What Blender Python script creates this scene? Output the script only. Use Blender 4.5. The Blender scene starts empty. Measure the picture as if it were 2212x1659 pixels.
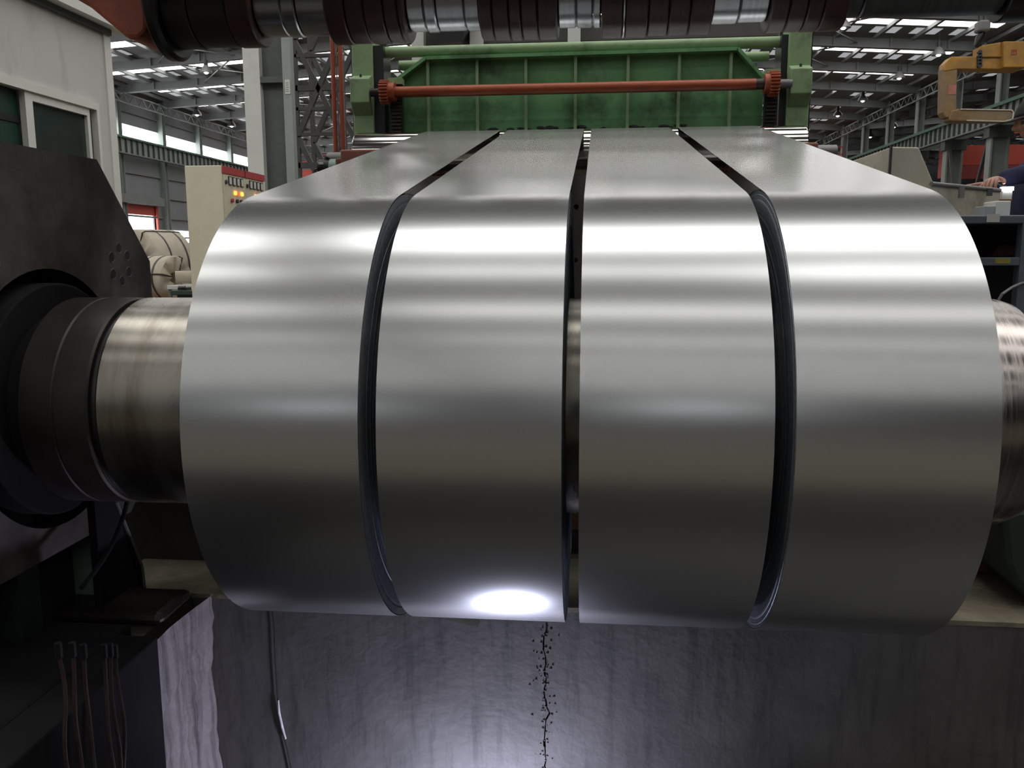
import bpy, math, random
from mathutils import Vector, Matrix
random.seed(7)
PI = math.pi
SC = bpy.context.scene
COL = SC.collection

# ------------------------------------------------------------------ camera
CAM_H = 1.0                      # lens height above the hall floor
FPX = 1839.0                     # focal length in pixels of a 2212 px wide frame
_p, _y, _r = math.radians(8.77), math.radians(5.57), math.radians(-0.195)
FWD = Vector((-math.sin(_y)*math.cos(_p), math.cos(_y)*math.cos(_p), -math.sin(_p)))
_R0 = Vector((math.cos(_y), math.sin(_y), 0)); _U0 = _R0.cross(FWD)
RGT = _R0*math.cos(_r)+_U0*math.sin(_r); UPV = -_R0*math.sin(_r)+_U0*math.cos(_r)
cam_d = bpy.data.cameras.new('camera'); cam_d.sensor_width = 36.0
cam_d.lens = 36.0*FPX/2212.0; cam_d.clip_start = 0.02; cam_d.clip_end = 400
cam = bpy.data.objects.new('camera', cam_d); COL.objects.link(cam)
M4 = Matrix((RGT, UPV, -FWD)).transposed().to_4x4(); M4.translation = Vector((0, 0, CAM_H))
cam.matrix_world = M4
SC.camera = cam

# ------------------------------------------------------------------ world, exposure
w = bpy.data.worlds.new('overcast_sky'); SC.world = w; w.use_nodes = True
w.node_tree.nodes['Background'].inputs[0].default_value = (0.93, 0.97, 1.0, 1)
w.node_tree.nodes['Background'].inputs[1].default_value = 3.0
SC.view_settings.view_transform = 'Standard'
SC.view_settings.look = 'None'
SC.view_settings.gamma = 1.0
SC.view_settings.use_curve_mapping = False
SC.view_settings.exposure = 0.0
SC.cycles.max_bounces = 6; SC.cycles.diffuse_bounces = 3; SC.cycles.glossy_bounces = 4
SC.cycles.caustics_reflective = False; SC.cycles.caustics_refractive = False
SC.cycles.sample_clamp_indirect = 6.0; SC.cycles.blur_glossy = 0.5
SC.cycles.use_denoising = True; SC.cycles.use_adaptive_sampling = True; SC.cycles.adaptive_threshold = .02
SKY_E = 4.6      # daylight behind the clear roof sheets
SKY_DIM = 0.34   # weathered roof sheets
WIN_E = 5.0      # daylight behind the wall windows

# the work lamp standing on the pit floor (its body is built further down)
LAMP_POS = Vector((-0.27, 2.06, -0.80))
ld = bpy.data.lights.new('pit_lamp_light', 'SPOT'); ld.energy = 32.0; ld.shadow_soft_size = 0.045
ld.spot_size = math.radians(165); ld.spot_blend = .5
ld.color = (0.74, 0.76, 1.0)
lo = bpy.data.objects.new('pit_lamp_light', ld); COL.objects.link(lo); lo.location = LAMP_POS
lo.rotation_euler = Vector((-.15, .70, .68)).to_track_quat('-Z', 'Y').to_euler()

# ------------------------------------------------------------------ helpers
def P(u, v, X=None, Y=None, Z=None):
    """survey point: sight line through photo pixel (u, v) met with a plane of the place"""
    d = FWD+RGT*((u-1106)/FPX)-UPV*((v-829.5)/FPX)
    if X is not None: t = X/d.x
    elif Y is not None: t = Y/d.y
    else: t = (Z-CAM_H)/d.z
    return Vector((0, 0, CAM_H))+d*t

def lin(c):
    return tuple(((x/255.0)/12.92 if x/255.0 <= .04045 else ((x/255.0+.055)/1.055)**2.4) for x in c)

MATS = {}
def mat(name, col, rough=.55, metal=0., var=.12, scale=6., bump=0., bscale=None, stretch=(1, 1, 1),
        dirt=None, dirt_amt=.5, dirt_scale=3., dirt_stretch=None, spec=.5, emit=0., emit_col=None, rvar=0., aniso=0.):
    if name in MATS: return MATS[name]
    m = bpy.data.materials.new(name); m.use_nodes = True
    nt = m.node_tree; b = nt.nodes['Principled BSDF']; L = nt.links.new
    b.inputs['Roughness'].default_value = rough; b.inputs['Metallic'].default_value = metal
    b.inputs['Specular IOR Level'].default_value = spec
    c = (*col[:3], 1)
    b.inputs['Base Color'].default_value = c
    if emit:
        b.inputs['Emission Color'].default_value = (*(emit_col or col)[:3], 1)
        b.inputs['Emission Strength'].default_value = emit
    if aniso: b.inputs['Anisotropic'].default_value = aniso
    if var or bump or dirt or rvar:
        tc = nt.nodes.new('ShaderNodeTexCoord'); mp = nt.nodes.new('ShaderNodeMapping')
        L(tc.outputs['Object'], mp.inputs['Vector']); mp.inputs['Scale'].default_value = stretch
        n = nt.nodes.new('ShaderNodeTexNoise'); n.inputs['Scale'].default_value = scale
        n.inputs['Detail'].default_value = 6; n.inputs['Roughness'].default_value = .62
        L(mp.outputs[0], n.inputs['Vector'])
        last = None
        if var:
            r = nt.nodes.new('ShaderNodeValToRGB')
            r.color_ramp.elements[0].position = .3; r.color_ramp.elements[1].position = .7
            r.color_ramp.elements[0].color = (*[max(0, x*(1-var)) for x in col[:3]], 1)
            r.color_ramp.elements[1].color = (*[min(1, x*(1+var)) for x in col[:3]], 1)
            L(n.outputs['Fac'], r.inputs[0]); last = r.outputs[0]
        if dirt:
            mp2 = nt.nodes.new('ShaderNodeMapping'); L(tc.outputs['Object'], mp2.inputs['Vector'])
            mp2.inputs['Scale'].default_value = dirt_stretch or stretch
            n2 = nt.nodes.new('ShaderNodeTexNoise'); n2.inputs['Scale'].default_value = dirt_scale
            n2.inputs['Detail'].default_value = 8; n2.inputs['Roughness'].default_value = .7
            L(mp2.outputs[0], n2.inputs['Vector'])
            r2 = nt.nodes.new('ShaderNodeValToRGB')
            r2.color_ramp.elements[0].position = .62-.34*dirt_amt; r2.color_ramp.elements[1].position = .86-.3*dirt_amt
            L(n2.outputs['Fac'], r2.inputs[0])
            mx = nt.nodes.new('ShaderNodeMix'); mx.data_type = 'RGBA'
            L(r2.outputs[0], mx.inputs['Factor'])
            if last: L(last, mx.inputs[6])
            else: mx.inputs[6].default_value = c
            mx.inputs[7].default_value = (*dirt[:3], 1)
            last = mx.outputs[2]
        if last: L(last, b.inputs['Base Color'])
        if rvar:
            mr = nt.nodes.new('ShaderNodeMapRange'); L(n.outputs['Fac'], mr.inputs[0])
            mr.inputs[1].default_value = .3; mr.inputs[2].default_value = .7
            mr.inputs[3].default_value = max(.02, rough-rvar); mr.inputs[4].default_value = min(1, rough+rvar)
            L(mr.outputs[0], b.inputs['Roughness'])
        if bump:
            nb = n
            if bscale:
                nb = nt.nodes.new('ShaderNodeTexNoise'); nb.inputs['Scale'].default_value = bscale
                nb.inputs['Detail'].default_value = 8; L(mp.outputs[0], nb.inputs['Vector'])
            bp = nt.nodes.new('ShaderNodeBump'); bp.inputs['Strength'].default_value = bump
            bp.inputs['Distance'].default_value = .02
            L(nb.outputs['Fac'], bp.inputs['Height']); L(bp.outputs[0], b.inputs['Normal'])
    MATS[name] = m
    return m

class MB:
    """collects shapes, then links them as ONE mesh object"""
    def __init__(s): s.v = []; s.f = []
    def quad(s, *pts):
        i = len(s.v); s.v += [Vector(p) for p in pts]; s.f.append(tuple(range(i, i+len(pts)))); return s
    def box(s, x0, x1, y0, y1, z0, z1):
        i = len(s.v)
        s.v += [Vector((x, y, z)) for z in (z0, z1) for y in (y0, y1) for x in (x0, x1)]
        s.f += [tuple(i+k for k in q) for q in ((0, 2, 3, 1), (4, 5, 7, 6), (0, 1, 5, 4), (2, 6, 7, 3), (0, 4, 6, 2), (1, 3, 7, 5))]
        return s
    def bar(s, a, b, wd, ht, up=(0, 0, 1)):
        a = Vector(a); b = Vector(b); d = (b-a).normalized(); up = Vector(up)
        if abs(d.dot(up)) > .98: up = Vector((0, 1, 0))
        sx = d.cross(up).normalized(); sz = sx.cross(d).normalized(); i = len(s.v)
        for q in (a, b):
            for (h, k) in ((-1, -1), (1, -1), (1, 1), (-1, 1)): s.v.append(q+sx*(h*wd/2)+sz*(k*ht/2))
        s.f += [(i+3, i+2, i+1, i), (i+4, i+5, i+6, i+7)]
        for k in range(4): s.f.append((i+k, i+(k+1) % 4, i+4+(k+1) % 4, i+4+k))
        return s
    def cyl(s, a, b, r, n=24, r2=None, caps=True):
        a = Vector(a); b = Vector(b); d = (b-a).normalized(); r2 = r if r2 is None else r2
        up = Vector((0, 0, 1)) if abs(d.z) < .9 else Vector((1, 0, 0))
        e1 = d.cross(up).normalized(); e2 = d.cross(e1).normalized(); i = len(s.v)
        for q, rr in ((a, r), (b, r2)):
            for k in range(n):
                t = 2*PI*k/n; s.v.append(q+(e1*math.cos(t)+e2*math.sin(t))*rr)
        for k in range(n): s.f.append((i+k, i+(k+1) % n, i+n+(k+1) % n, i+n+k))
        if caps: s.f.append(tuple(i+k for k in range(n-1, -1, -1))); s.f.append(tuple(i+n+k for k in range(n)))
        return s
    def tube(s, pts, r, n=8):
        pts = [Vector(p) for p in pts]; i = len(s.v); m = len(pts)
        prev = None
        for j, p in enumerate(pts):
            d = (pts[min(j+1, m-1)]-pts[max(j-1, 0)]).normalized()
            if prev is None:
                up = Vector((0, 0, 1)) if abs(d.z) < .9 else Vector((1, 0, 0)); e1 = d.cross(up).normalized()
            else: e1 = (prev-d*prev.dot(d)).normalized()
            prev = e1; e2 = d.cross(e1)
            rr = r[j] if isinstance(r, (list, tuple)) else r
            for k in range(n):
                t = 2*PI*k/n; s.v.append(p+(e1*math.cos(t)+e2*math.sin(t))*rr)
        for j in range(m-1):
            for k in range(n): s.f.append((i+j*n+k, i+j*n+(k+1) % n, i+(j+1)*n+(k+1) % n, i+(j+1)*n+k))
        s.f.append(tuple(i+k for k in range(n-1, -1, -1))); s.f.append(tuple(i+(m-1)*n+k for k in range(n)))
        return s
    def lathe(s, prof, c, axis='X', n=96, close=False):
        """profile [(along axis, radius)] turned about an axis through c"""
        i = len(s.v); c = Vector(c)
        for (a, r) in prof:
            for k in range(n):
                t = 2*PI*k/n; u, v = r*math.cos(t), r*math.sin(t)
                if axis == 'X': s.v.append(Vector((a, c.y+u, c.z+v)))
                elif axis == 'Z': s.v.append(Vector((c.x+u, c.y+v, a)))
                else: s.v.append(Vector((c.x+u, a, c.z+v)))
        m = len(prof)
        for j in range(m-1 if not close else m):
            j2 = (j+1) % m
            for k in range(n): s.f.append((i+j*n+k, i+j*n+(k+1) % n, i+j2*n+(k+1) % n, i+j2*n+k))
        if not close:
            if prof[0][1] > 1e-6: s.f.append(tuple(i+k for k in range(n-1, -1, -1)))
            if prof[-1][1] > 1e-6: s.f.append(tuple(i+(m-1)*n+k for k in range(n)))
        return s
    def prism(s, poly, axis, d0, d1):
        """2-D polygon pushed along an axis: X -> (y, z), Y -> (x, z), Z -> (x, y)"""
        i = len(s.v); n = len(poly)
        for d in (d0, d1):
            for (a, b) in poly:
                s.v.append(Vector((d, a, b)) if axis == 'X' else Vector((a, d, b)) if axis == 'Y' else Vector((a, b, d)))
        s.f.append(tuple(range(i+n-1, i-1, -1))); s.f.append(tuple(range(i+n, i+2*n)))
        for k in range(n): s.f.append((i+k, i+(k+1) % n, i+n+(k+1) % n, i+n+k))
        return s
    def sphere(s, c, r, n=16, m=10, sc=(1, 1, 1)):
        i = len(s.v); c = Vector(c)
        for j in range(m+1):
            ph = PI*j/m
            for k in range(n):
                t = 2*PI*k/n
                s.v.append(c+Vector((r*sc[0]*math.sin(ph)*math.cos(t), r*sc[1]*math.sin(ph)*math.sin(t), r*sc[2]*math.cos(ph))))
        for j in range(m):
            for k in range(n): s.f.append((i+j*n+k, i+(j+1)*n+k, i+(j+1)*n+(k+1) % n, i+j*n+(k+1) % n))
        return s
    def build(s, name, m, parent=None, smooth=False, bevel=0., angle=40, loc=None):
        me = bpy.data.meshes.new(name)
        o = bpy.data.objects.new(name, me); COL.objects.link(o)
        base = Vector((0, 0, 0))
        if parent is not None: base = world_loc(parent)
        off = base+(Vector(loc) if loc else Vector((0, 0, 0)))
        me.from_pydata([v-off for v in s.v], [], s.f); me.update()
        import bmesh
        bm = bmesh.new(); bm.from_mesh(me)
        bmesh.ops.remove_doubles(bm, verts=bm.verts, dist=1e-6)
        bmesh.ops.recalc_face_normals(bm, faces=bm.faces); bm.to_mesh(me); bm.free()
        me.materials.append(m)
        if parent is not None: o.parent = parent
        if loc: o.location = loc
        if smooth:
            for p in me.polygons: p.use_smooth = True
            try: me.set_sharp_from_angle(angle=math.radians(angle))
            except Exception: pass
        if bevel:
            md = o.modifiers.new('bevel', 'BEVEL'); md.width = bevel; md.segments = 2; md.limit_method = 'ANGLE'
        return o

def world_loc(o):
    q = Vector(o.location)
    while o.parent is not None: o = o.parent; q = q+Vector(o.location)
    return q
def tag(o, label=None, cat=None, group=None, kind=None):
    if label: o['label'] = label
    if cat: o['category'] = cat
    if group: o['group'] = group
    if kind: o['kind'] = kind
    return o
def thing(name, label, cat, loc=(0, 0, 0), group=None, kind=None):
    o = bpy.data.objects.new(name, None); COL.objects.link(o); o.location = loc; o.empty_display_size = .1
    return tag(o, label, cat, group, kind)
def copy_tree(o, parent=None):
    c = o.copy(); COL.objects.link(c); c.parent = parent
    for ch in [x for x in bpy.data.objects if x.parent == o and x is not c]: copy_tree(ch, c)
    return c

# ------------------------------------------------------------------ materials
m_steel = mat('rolled_strip_steel', (.62, .63, .635), rough=.25, metal=.93, var=0, spec=.5)
m_edge = mat('slit_strip_edges', (.40, .44, .48), rough=.40, metal=.7, var=.25, scale=90)
m_chrome = mat('worn_mandrel_steel', (.32, .30, .265), rough=.29, metal=1., var=.14, scale=3, stretch=(4, .8, .8), rvar=.05,
               dirt=(.13, .10, .07), dirt_amt=.3, dirt_scale=1.6, dirt_stretch=(5, .7, .7))
m_chrome2 = mat('ringed_mandrel_steel', (.36, .33, .315), rough=.24, metal=1., var=.35, scale=6, stretch=(22, .6, .6), rvar=.1)
m_roll = mat('polished_roll_chrome', (.70, .68, .66), rough=.1, metal=1., var=.05, scale=4, stretch=(30, 1, 1))
m_collar = mat('oiled_dark_steel', (.040, .034, .031), rough=.42, metal=.55, var=.35, scale=5, rvar=.1,
               dirt=(.06, .042, .032), dirt_amt=.35, dirt_scale=6)
m_plate = mat('grimy_cast_plate', (.10, .088, .078), rough=.58, metal=.35, var=.45, scale=5, bump=.12, bscale=14,
              dirt=(.035, .031, .029), dirt_amt=.5, dirt_scale=4)
m_black = mat('black_grease', (.012, .012, .014), rough=.35, var=.3, scale=9)
m_flatblack = mat('flat_black', (.010, .010, .011), rough=.9, var=.3, scale=6, spec=.2)  # plain near-black, matt finish
m_hole = mat('dark_bolt_hole', (.012, .011, .011), rough=.7, var=.1)
m_rubber = mat('oxblood_rubber_ring', (.062, .026, .021), rough=.42, var=.3, scale=16, stretch=(8, 1, 1))
m_dkrubber = mat('black_rubber_ring', (.022, .020, .021), rough=.5, var=.3, scale=10)
m_ring = mat('bright_spacer_ring', (.34, .355, .37), rough=.27, metal=1., var=.12, scale=5, stretch=(25, .4, .4))
m_shaft = mat('grey_arbor_shaft', (.13, .14, .15), rough=.42, metal=.6, var=.3, scale=5, stretch=(20, 1, 1))
m_redarm = mat('red_oxide_paint', (.40, .095, .045), rough=.55, var=.3, scale=5, dirt=(.06, .03, .025), dirt_amt=.4)
m_brown = mat('brown_red_primer', (.26, .10, .07), rough=.6, var=.2, scale=9, dirt=(.09, .05, .04), dirt_amt=.35)
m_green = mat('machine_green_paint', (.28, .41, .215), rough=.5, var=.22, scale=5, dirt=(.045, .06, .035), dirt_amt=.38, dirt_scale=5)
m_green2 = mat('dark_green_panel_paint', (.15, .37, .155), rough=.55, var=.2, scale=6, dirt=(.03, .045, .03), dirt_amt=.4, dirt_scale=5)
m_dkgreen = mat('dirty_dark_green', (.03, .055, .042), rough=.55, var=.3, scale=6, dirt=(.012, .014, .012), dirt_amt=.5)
m_ltgreen = mat('pale_green_bar', (.20, .30, .25), rough=.55, var=.15, scale=30, dirt=(.03, .04, .035), dirt_amt=.12, dirt_scale=20)
m_orange = mat('orange_shaft_paint', (.33, .060, .014), rough=.42, var=.2, scale=14, stretch=(1, 4, 4), dirt=(.10, .03, .015), dirt_amt=.3, dirt_scale=12)
m_orpipe = mat('orange_red_pipe_paint', (.36, .075, .035), rough=.4, var=.15, scale=10)
m_conc = mat('hall_floor_concrete', (.105, .089, .064), rough=.8, var=.25, scale=3, bump=.1, dirt=(.04, .038, .034), dirt_amt=.4)
m_ledge = mat('ledge_concrete', (.24, .205, .15), rough=.85, var=.3, scale=9, bump=.3, bscale=40, dirt=(.13, .15, .095), dirt_amt=.5, dirt_scale=6)
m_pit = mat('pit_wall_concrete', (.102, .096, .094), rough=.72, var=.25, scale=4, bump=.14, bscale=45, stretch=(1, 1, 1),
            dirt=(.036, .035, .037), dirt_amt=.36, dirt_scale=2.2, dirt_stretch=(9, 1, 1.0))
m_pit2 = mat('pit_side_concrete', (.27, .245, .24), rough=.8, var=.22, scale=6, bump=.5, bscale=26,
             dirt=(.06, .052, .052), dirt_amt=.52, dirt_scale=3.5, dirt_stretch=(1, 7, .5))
m_pitfl = mat('pit_floor_oil', (.035, .034, .032), rough=.6, var=.4, scale=3)
m_wallL = mat('hall_wall_sheet', (.24, .25, .265), rough=.7, var=.08, scale=1.2)
m_roof = mat('roof_sheet', (.26, .265, .265), rough=.75, var=.1, scale=.6)
m_rafter = mat('rafter_paint', (.215, .225, .225), rough=.6, var=.1, scale=1.5)
m_girder = mat('crane_girder_paint', (.30, .34, .31), rough=.6, var=.12, scale=1.5)
m_girdtop = mat('crane_girder_green', (.09, .17, .12), rough=.6, var=.15, scale=2)
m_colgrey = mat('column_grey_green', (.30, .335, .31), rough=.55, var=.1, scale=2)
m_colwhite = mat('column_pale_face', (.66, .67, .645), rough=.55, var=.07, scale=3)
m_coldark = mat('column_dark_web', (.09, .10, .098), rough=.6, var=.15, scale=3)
m_lattice = mat('lattice_mast_steel', (.075, .075, .072), rough=.6, var=.2, scale=4)
m_sky = mat('clear_roof_sheet', (.9, .9, .9), var=0, emit=SKY_E, emit_col=(1.0, .985, .95))
m_skydim = mat('weathered_roof_sheet', (.5, .5, .5), var=0, emit=SKY_DIM, emit_col=(.93, .96, 1.0))
m_win = mat('bright_window_pane', (.9, .9, .9), var=0, emit=WIN_E, emit_col=(.95, .98, 1.0))
m_cabin = mat('cabin_white_panel', (.62, .62, .595), rough=.5, var=.05, scale=3, dirt=(.47, .46, .43), dirt_amt=.3, dirt_scale=3, dirt_stretch=(1, 2, .5))
m_frame = mat('window_frame_white', (.78, .77, .74), rough=.45, var=.04, scale=8)
m_glass = mat('dark_cabin_glass', (.03, .045, .04), rough=.12, var=.2, scale=2, spec=.6)
m_glass2 = mat('green_cabin_interior', (.008, .04, .028), rough=.4, var=.3, scale=3)
m_beige = mat('cabinet_beige', (.66, .62, .47), rough=.5, var=.05, scale=4)
m_beige2 = mat('console_beige', (.45, .42, .34), rough=.5, var=.12, scale=6, dirt=(.20, .18, .14), dirt_amt=.3, dirt_scale=5)
m_red = mat('cabinet_red_band', (.45, .05, .05), rough=.45, var=.06, scale=8)
m_white = mat('white_plastic', (.65, .65, .62), rough=.5, var=.05)
m_dark = mat('dark_device', (.03, .032, .036), rough=.45, var=.15)
m_grey = mat('mid_grey_metal', (.20, .20, .20), rough=.5, var=.15, metal=.3)
m_wrap = mat('cream_wrapping', (.52, .46, .37), rough=.7, var=.12, scale=6, bump=.3, bscale=9)
m_strap = mat('dark_steel_strap', (.07, .06, .055), rough=.45, metal=.5, var=.2)
m_yellow = mat('hook_yellow_paint', (.42, .215, .035), rough=.5, var=.25, scale=3, dirt=(.17, .11, .06), dirt_amt=.42, dirt_scale=2.5)
m_yworn = mat('hook_worn_steel', (.24, .15, .065), rough=.5, var=.3, scale=4, dirt=(.17, .155, .13), dirt_amt=.42, dirt_scale=3)
m_crane = mat('crane_red_paint', (.72, .13, .09), rough=.5, var=.08, scale=.6)
m_crane2 = mat('crane_dark_red', (.42, .09, .085), rough=.5, var=.1, scale=.6)
m_navy = mat('navy_work_jacket', (.011, .012, .042), rough=.95, var=.35, scale=14, bump=.3, bscale=20)
m_trous = mat('navy_trousers', (.015, .016, .04), rough=.85, var=.3, scale=14)
m_skin = mat('skin', (.30, .15, .10), rough=.5, var=.08, scale=30)
m_cap = mat('black_cap', (.008, .008, .010), rough=.8, var=.2)
m_hair = mat('black_hair', (.008, .007, .007), rough=.5, var=.2)
m_bench = mat('blue_grey_bench_steel', (.12, .15, .18), rough=.5, var=.2, scale=8)
m_benchdk = mat('dark_blue_panel', (.012, .018, .035), rough=.6, var=.3, scale=6)
m_hose = mat('oily_hose', (.05, .034, .03), rough=.3, var=.4, scale=20)
m_lampw = mat('lamp_white', (.9, .9, .9), var=0, emit=9., emit_col=(1, .96, .88))
m_tubew = mat('led_tube', (.9, .9, .9), var=0, emit=9., emit_col=(.9, .93, 1))
m_plastic = mat('clear_film', (.62, .60, .58), rough=.25, var=.15, scale=20)
m_tape = mat('white_tape', (.62, .6, .64), rough=.5, var=.3, scale=60)

# ================================================================== THE HALL
XL, XR, XF = -27.5, 18.6, 44.0          # left wall, column row, far right wall
Y0, BAY = 2.1, 5.1                      # frame lines Y0 + k*BAY
YB, YE = Y0-8*BAY, Y0+20*BAY            # hall ends (behind the camera, far end)
EAVE, PITCH = 10.6, .06
RIDGE = (XL+XR)/2; RIDGE2 = (XR+XF)/2
def roof_z(x):
    if x <= XR: return EAVE+PITCH*min(x-XL, XR-x)
    return EAVE+PITCH*min(x-XR, XF-x)

# floor with the pit cut out
PX0, PX1, PY0, PY1, PZ = -1.12, 2.6, .35, 2.30, -.86
fl = MB()
fl.box(XL, XF, YB, PY0, -.2, 0); fl.box(XL, PX0-.06, PY0, PY1+.13, -.2, 0); fl.box(PX1, XF, PY0, PY1, -.2, 0); fl.box(XL, XF, PY1+.13, YE, -.2, 0)
tag(fl.build('floor', m_conc), kind='structure')
tag(MB().box(PX0-.2, PX1+.2, PY0-.2, PY1+.2, PZ-.1, PZ).build('floor_pit', m_pitfl), kind='structure')

# pit walls
pw = thing('wall_pit_back', None, None, kind='structure')
random.seed(3)
seam = []
xs0 = P(1178, 1500, Y=PY1).x
for i in range(41):
    z = PZ+(0-PZ)*i/40
    seam.append((z, xs0+(P(1172, 1340, Y=PY1).x-xs0)*((z-PZ)/(-PZ))*.2+random.uniform(-.004, .004)+(.014*random.random() if random.random() < .3 else 0)))
def wall_strip(side, name):
    mb = MB(); n = len(seam)
    for i in range(n-1):
        (z0, x0), (z1, x1) = seam[i], seam[i+1]
        g0 = .0012+.0035*random.random()**2; g1 = g0
        if side < 0:
            mb.quad((PX0-.1, PY1, z0), (x0-g0, PY1, z0), (x1-g1, PY1, z1), (PX0-.1, PY1, z1))
            mb.quad((x0-g0, PY1, z0), (x0-g0, PY1+.03, z0), (x1-g1, PY1+.03, z1), (x1-g1, PY1, z1))
        else:
            mb.quad((x0+g0, PY1, z0), (PX1, PY1, z0), (PX1, PY1, z1), (x1+g1, PY1, z1))
            mb.quad((x0+g0, PY1, z0), (x1+g1, PY1, z1), (x1+g1, PY1+.03, z1), (x0+g0, PY1+.03, z0))
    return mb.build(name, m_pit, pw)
wall_strip(-1, 'concrete_panel'); wall_strip(1, 'concrete_panel')
MB().box(PX0, PX1, PY1+.02, PY1+.12, PZ, -.201).build('backing', m_pitfl, pw)
MB().box(xs0-.03, xs0+.03, PY1+.015, PY1+.02, PZ, 0).build('joint_fill', m_hole, pw)
ch = MB()                                            # broken concrete along the joint
for i in range(220):
    z = random.uniform(PZ, -.02); d = random.gauss(0, .009 if i % 3 else .022); s = random.uniform(.0008, .0042)
    ch.sphere((xs0+d, PY1-.001, z), s, 6, 4, (1, .5, .8))
tag(ch.build('joint_chips', m_pit, pw), kind='stuff')
sw = thing('wall_pit_left', None, None, kind='structure')
mb = MB(); ny, nz = 26, 26; random.seed(5)           # rough side wall of the pit
g = {}
for i in range(ny+1):
    for j in range(nz+1):
        yy = PY0+(PY1-PY0)*i/ny; zz = PZ+(0-PZ)*j/nz
        g[i, j] = Vector((PX0-.012+random.uniform(-.006, .006)+(.008*(math.sin(zz*9+1)+1) if i == ny else 0), yy, zz))
for i in range(ny):
    for j in range(nz): mb.quad(g[i, j], g[i+1, j], g[i+1, j+1], g[i, j+1])
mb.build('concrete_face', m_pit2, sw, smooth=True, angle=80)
tag(MB().box(PX0, PX1, PY0-.1, PY0, PZ, -.201).build('wall_pit_front', m_pit), kind='structure')
tag(MB().box(PX1, PX1+.1, PY0-.1, PY1+.1, PZ, -.201).build('wall_pit_right', m_pit), kind='structure')
# worn concrete ledge laid over the floor behind the pit
lg = MB(); n = 60; random.seed(11)
front = [(PX0-.35+(PX1-PX0+.35)*i/n, PY1-.004+random.uniform(-.006, .003)) for i in range(n+1)]
for i in range(n):
    (xa, ya), (xb, yb) = front[i], front[i+1]
    lg.quad((xa, ya, .006), (xb, yb, .006), (xb, 2.75, .006), (xa, 2.75, .006))
    lg.quad((xa, ya, .006), (xa, ya, -.007), (xb, yb, -.007), (xb, yb, .006))
lg.quad((front[0][0], front[0][1], .006), (front[0][0], 2.75, .006), (front[0][0], 2.75, 0), (front[0][0], front[0][1], 0))
tag(lg.build('floor_ledge', m_ledge), kind='structure')

# hall walls
wl = thing('wall_left', None, None, kind='structure')
WZ0, WZ1 = 7.5, 8.52                                 # high window band
ks = range(-8, 20)
DOOR = (47.2, 52.0, 3.95)
a = MB(); a.box(XL-.2, XL, YB, YE, WZ1, EAVE); a.box(XL-.2, XL, YB, YE, 3.95, WZ0)
a.box(XL-.2, XL, YB, DOOR[0], 0, 3.95); a.box(XL-.2, XL, DOOR[1], YE, 0, 3.95); a.build('wall_sheet', m_wallL, wl)
for k in ks:                                          # siding rails, window panes, columns of the left wall
    ya, yb = Y0+k*BAY, Y0+(k+1)*BAY
    MB().box(XL-.1, XL-.05, ya+.2, yb-.2, WZ0, WZ1).build('window_pane', m_win, wl)
    if k >= 5:
        for z in (2.0, 3.2, 4.45, 5.7, 9.2):
            MB().box(XL, XL+.1, ya+.3, yb-.3, z, z+.1).build('siding_rail', m_rafter, wl)
        c = MB(); c.box(XL, XL+.34, ya-.2, ya-.17, 0, 10.3); c.box(XL, XL+.34, ya+.17, ya+.2, 0, 10.3); c.box(XL+.14, XL+.2, ya-.17, ya+.17, 0, 10.3)
        c.build('column', m_colgrey, wl)
for k in (9, 10):
    ya = Y0+k*BAY
    MB().box(XL+.005, XL+.03, ya+.6, ya+BAY-1.2, 1.75, 2.5).build('window_pane', m_win, wl)
gd = MB(); gd.box(XL+.5, XL+.56, YB, YE, 6.75, 7.55); gd.build('crane_girder', m_girder, wl)
MB().box(XL+.36, XL+.7, YB, YE, 7.55, 7.66).build('girder_flange', m_girdtop, wl)
MB().box(XL+.38, XL+.68, YB, YE, 6.68, 6.75).build('girder_flange', m_rafter, wl)
st = MB()
for i in range(70): yy = 30+i*.62; st.box(XL+.56, XL+.68, yy, yy+.05, 6.75, 7.55)
tag(st.build('girder_stiffener', m_coldark, wl), kind='stuff')
for k in range(5, 17):                                # lattice strut between the column heads
    ya, yb = Y0+k*BAY, Y0+(k+1)*BAY; t = MB()
    for z in (9.55, 10.05): t.bar((XL+.7, ya, z), (XL+.7, yb, z), .06, .06)
    for i in range(10):
        za, zb = (9.55, 10.05) if i % 2 else (10.05, 9.55)
        t.bar((XL+.7, ya+(yb-ya)*i/10, za), (XL+.7, ya+(yb-ya)*(i+1)/10, zb), .035, .035)
    t.build('eave_lattice', m_rafter, wl)
dr = thing('door_1', None, None, kind='structure')
MB().box(XL+.02, XL+.5, DOOR[0]-.3, DOOR[1]+.3, 3.95, 4.45).build('shutter_box', m_rafter, dr)
MB().box(XL-.08, XL-.04, DOOR[0], DOOR[1], 3.35, 3.95).build('shutter_curtain', m_crane, dr)
MB().box(XL-.1, XL+.12, DOOR[0]-.14, DOOR[0], 0, 3.95).build('door_jamb', m_crane, dr)
MB().box(XL-.1, XL+.12, DOOR[1], DOOR[1]+.14, 0, 3.95).build('door_jamb', m_crane, dr)

wb = MB(); wb.box(XL, XF, YE, YE+.2, 0, 13); tag(wb.build('wall_back', m_wallL), kind='structure')
wf = thing('wall_front', None, None, kind='structure')
MB().box(XL, XF, YB-.2, YB, 0, 13).build('wall_sheet', m_wallL, wf)
for xa, xb, za in ((-16, -12.2, 5.6), (2.8, 7, 7.3)): MB().box(xa, xb, YB, YB+.03, za-.2, za+1.2).build('window_pane', m_win, wf)  # unseen panes, added for the bright spots they reflect in the coils
wr = MB(); wr.box(XF, XF+.2, YB, YE, 0, 12); tag(wr.build('wall_right', m_wallL), kind='structure')

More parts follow.
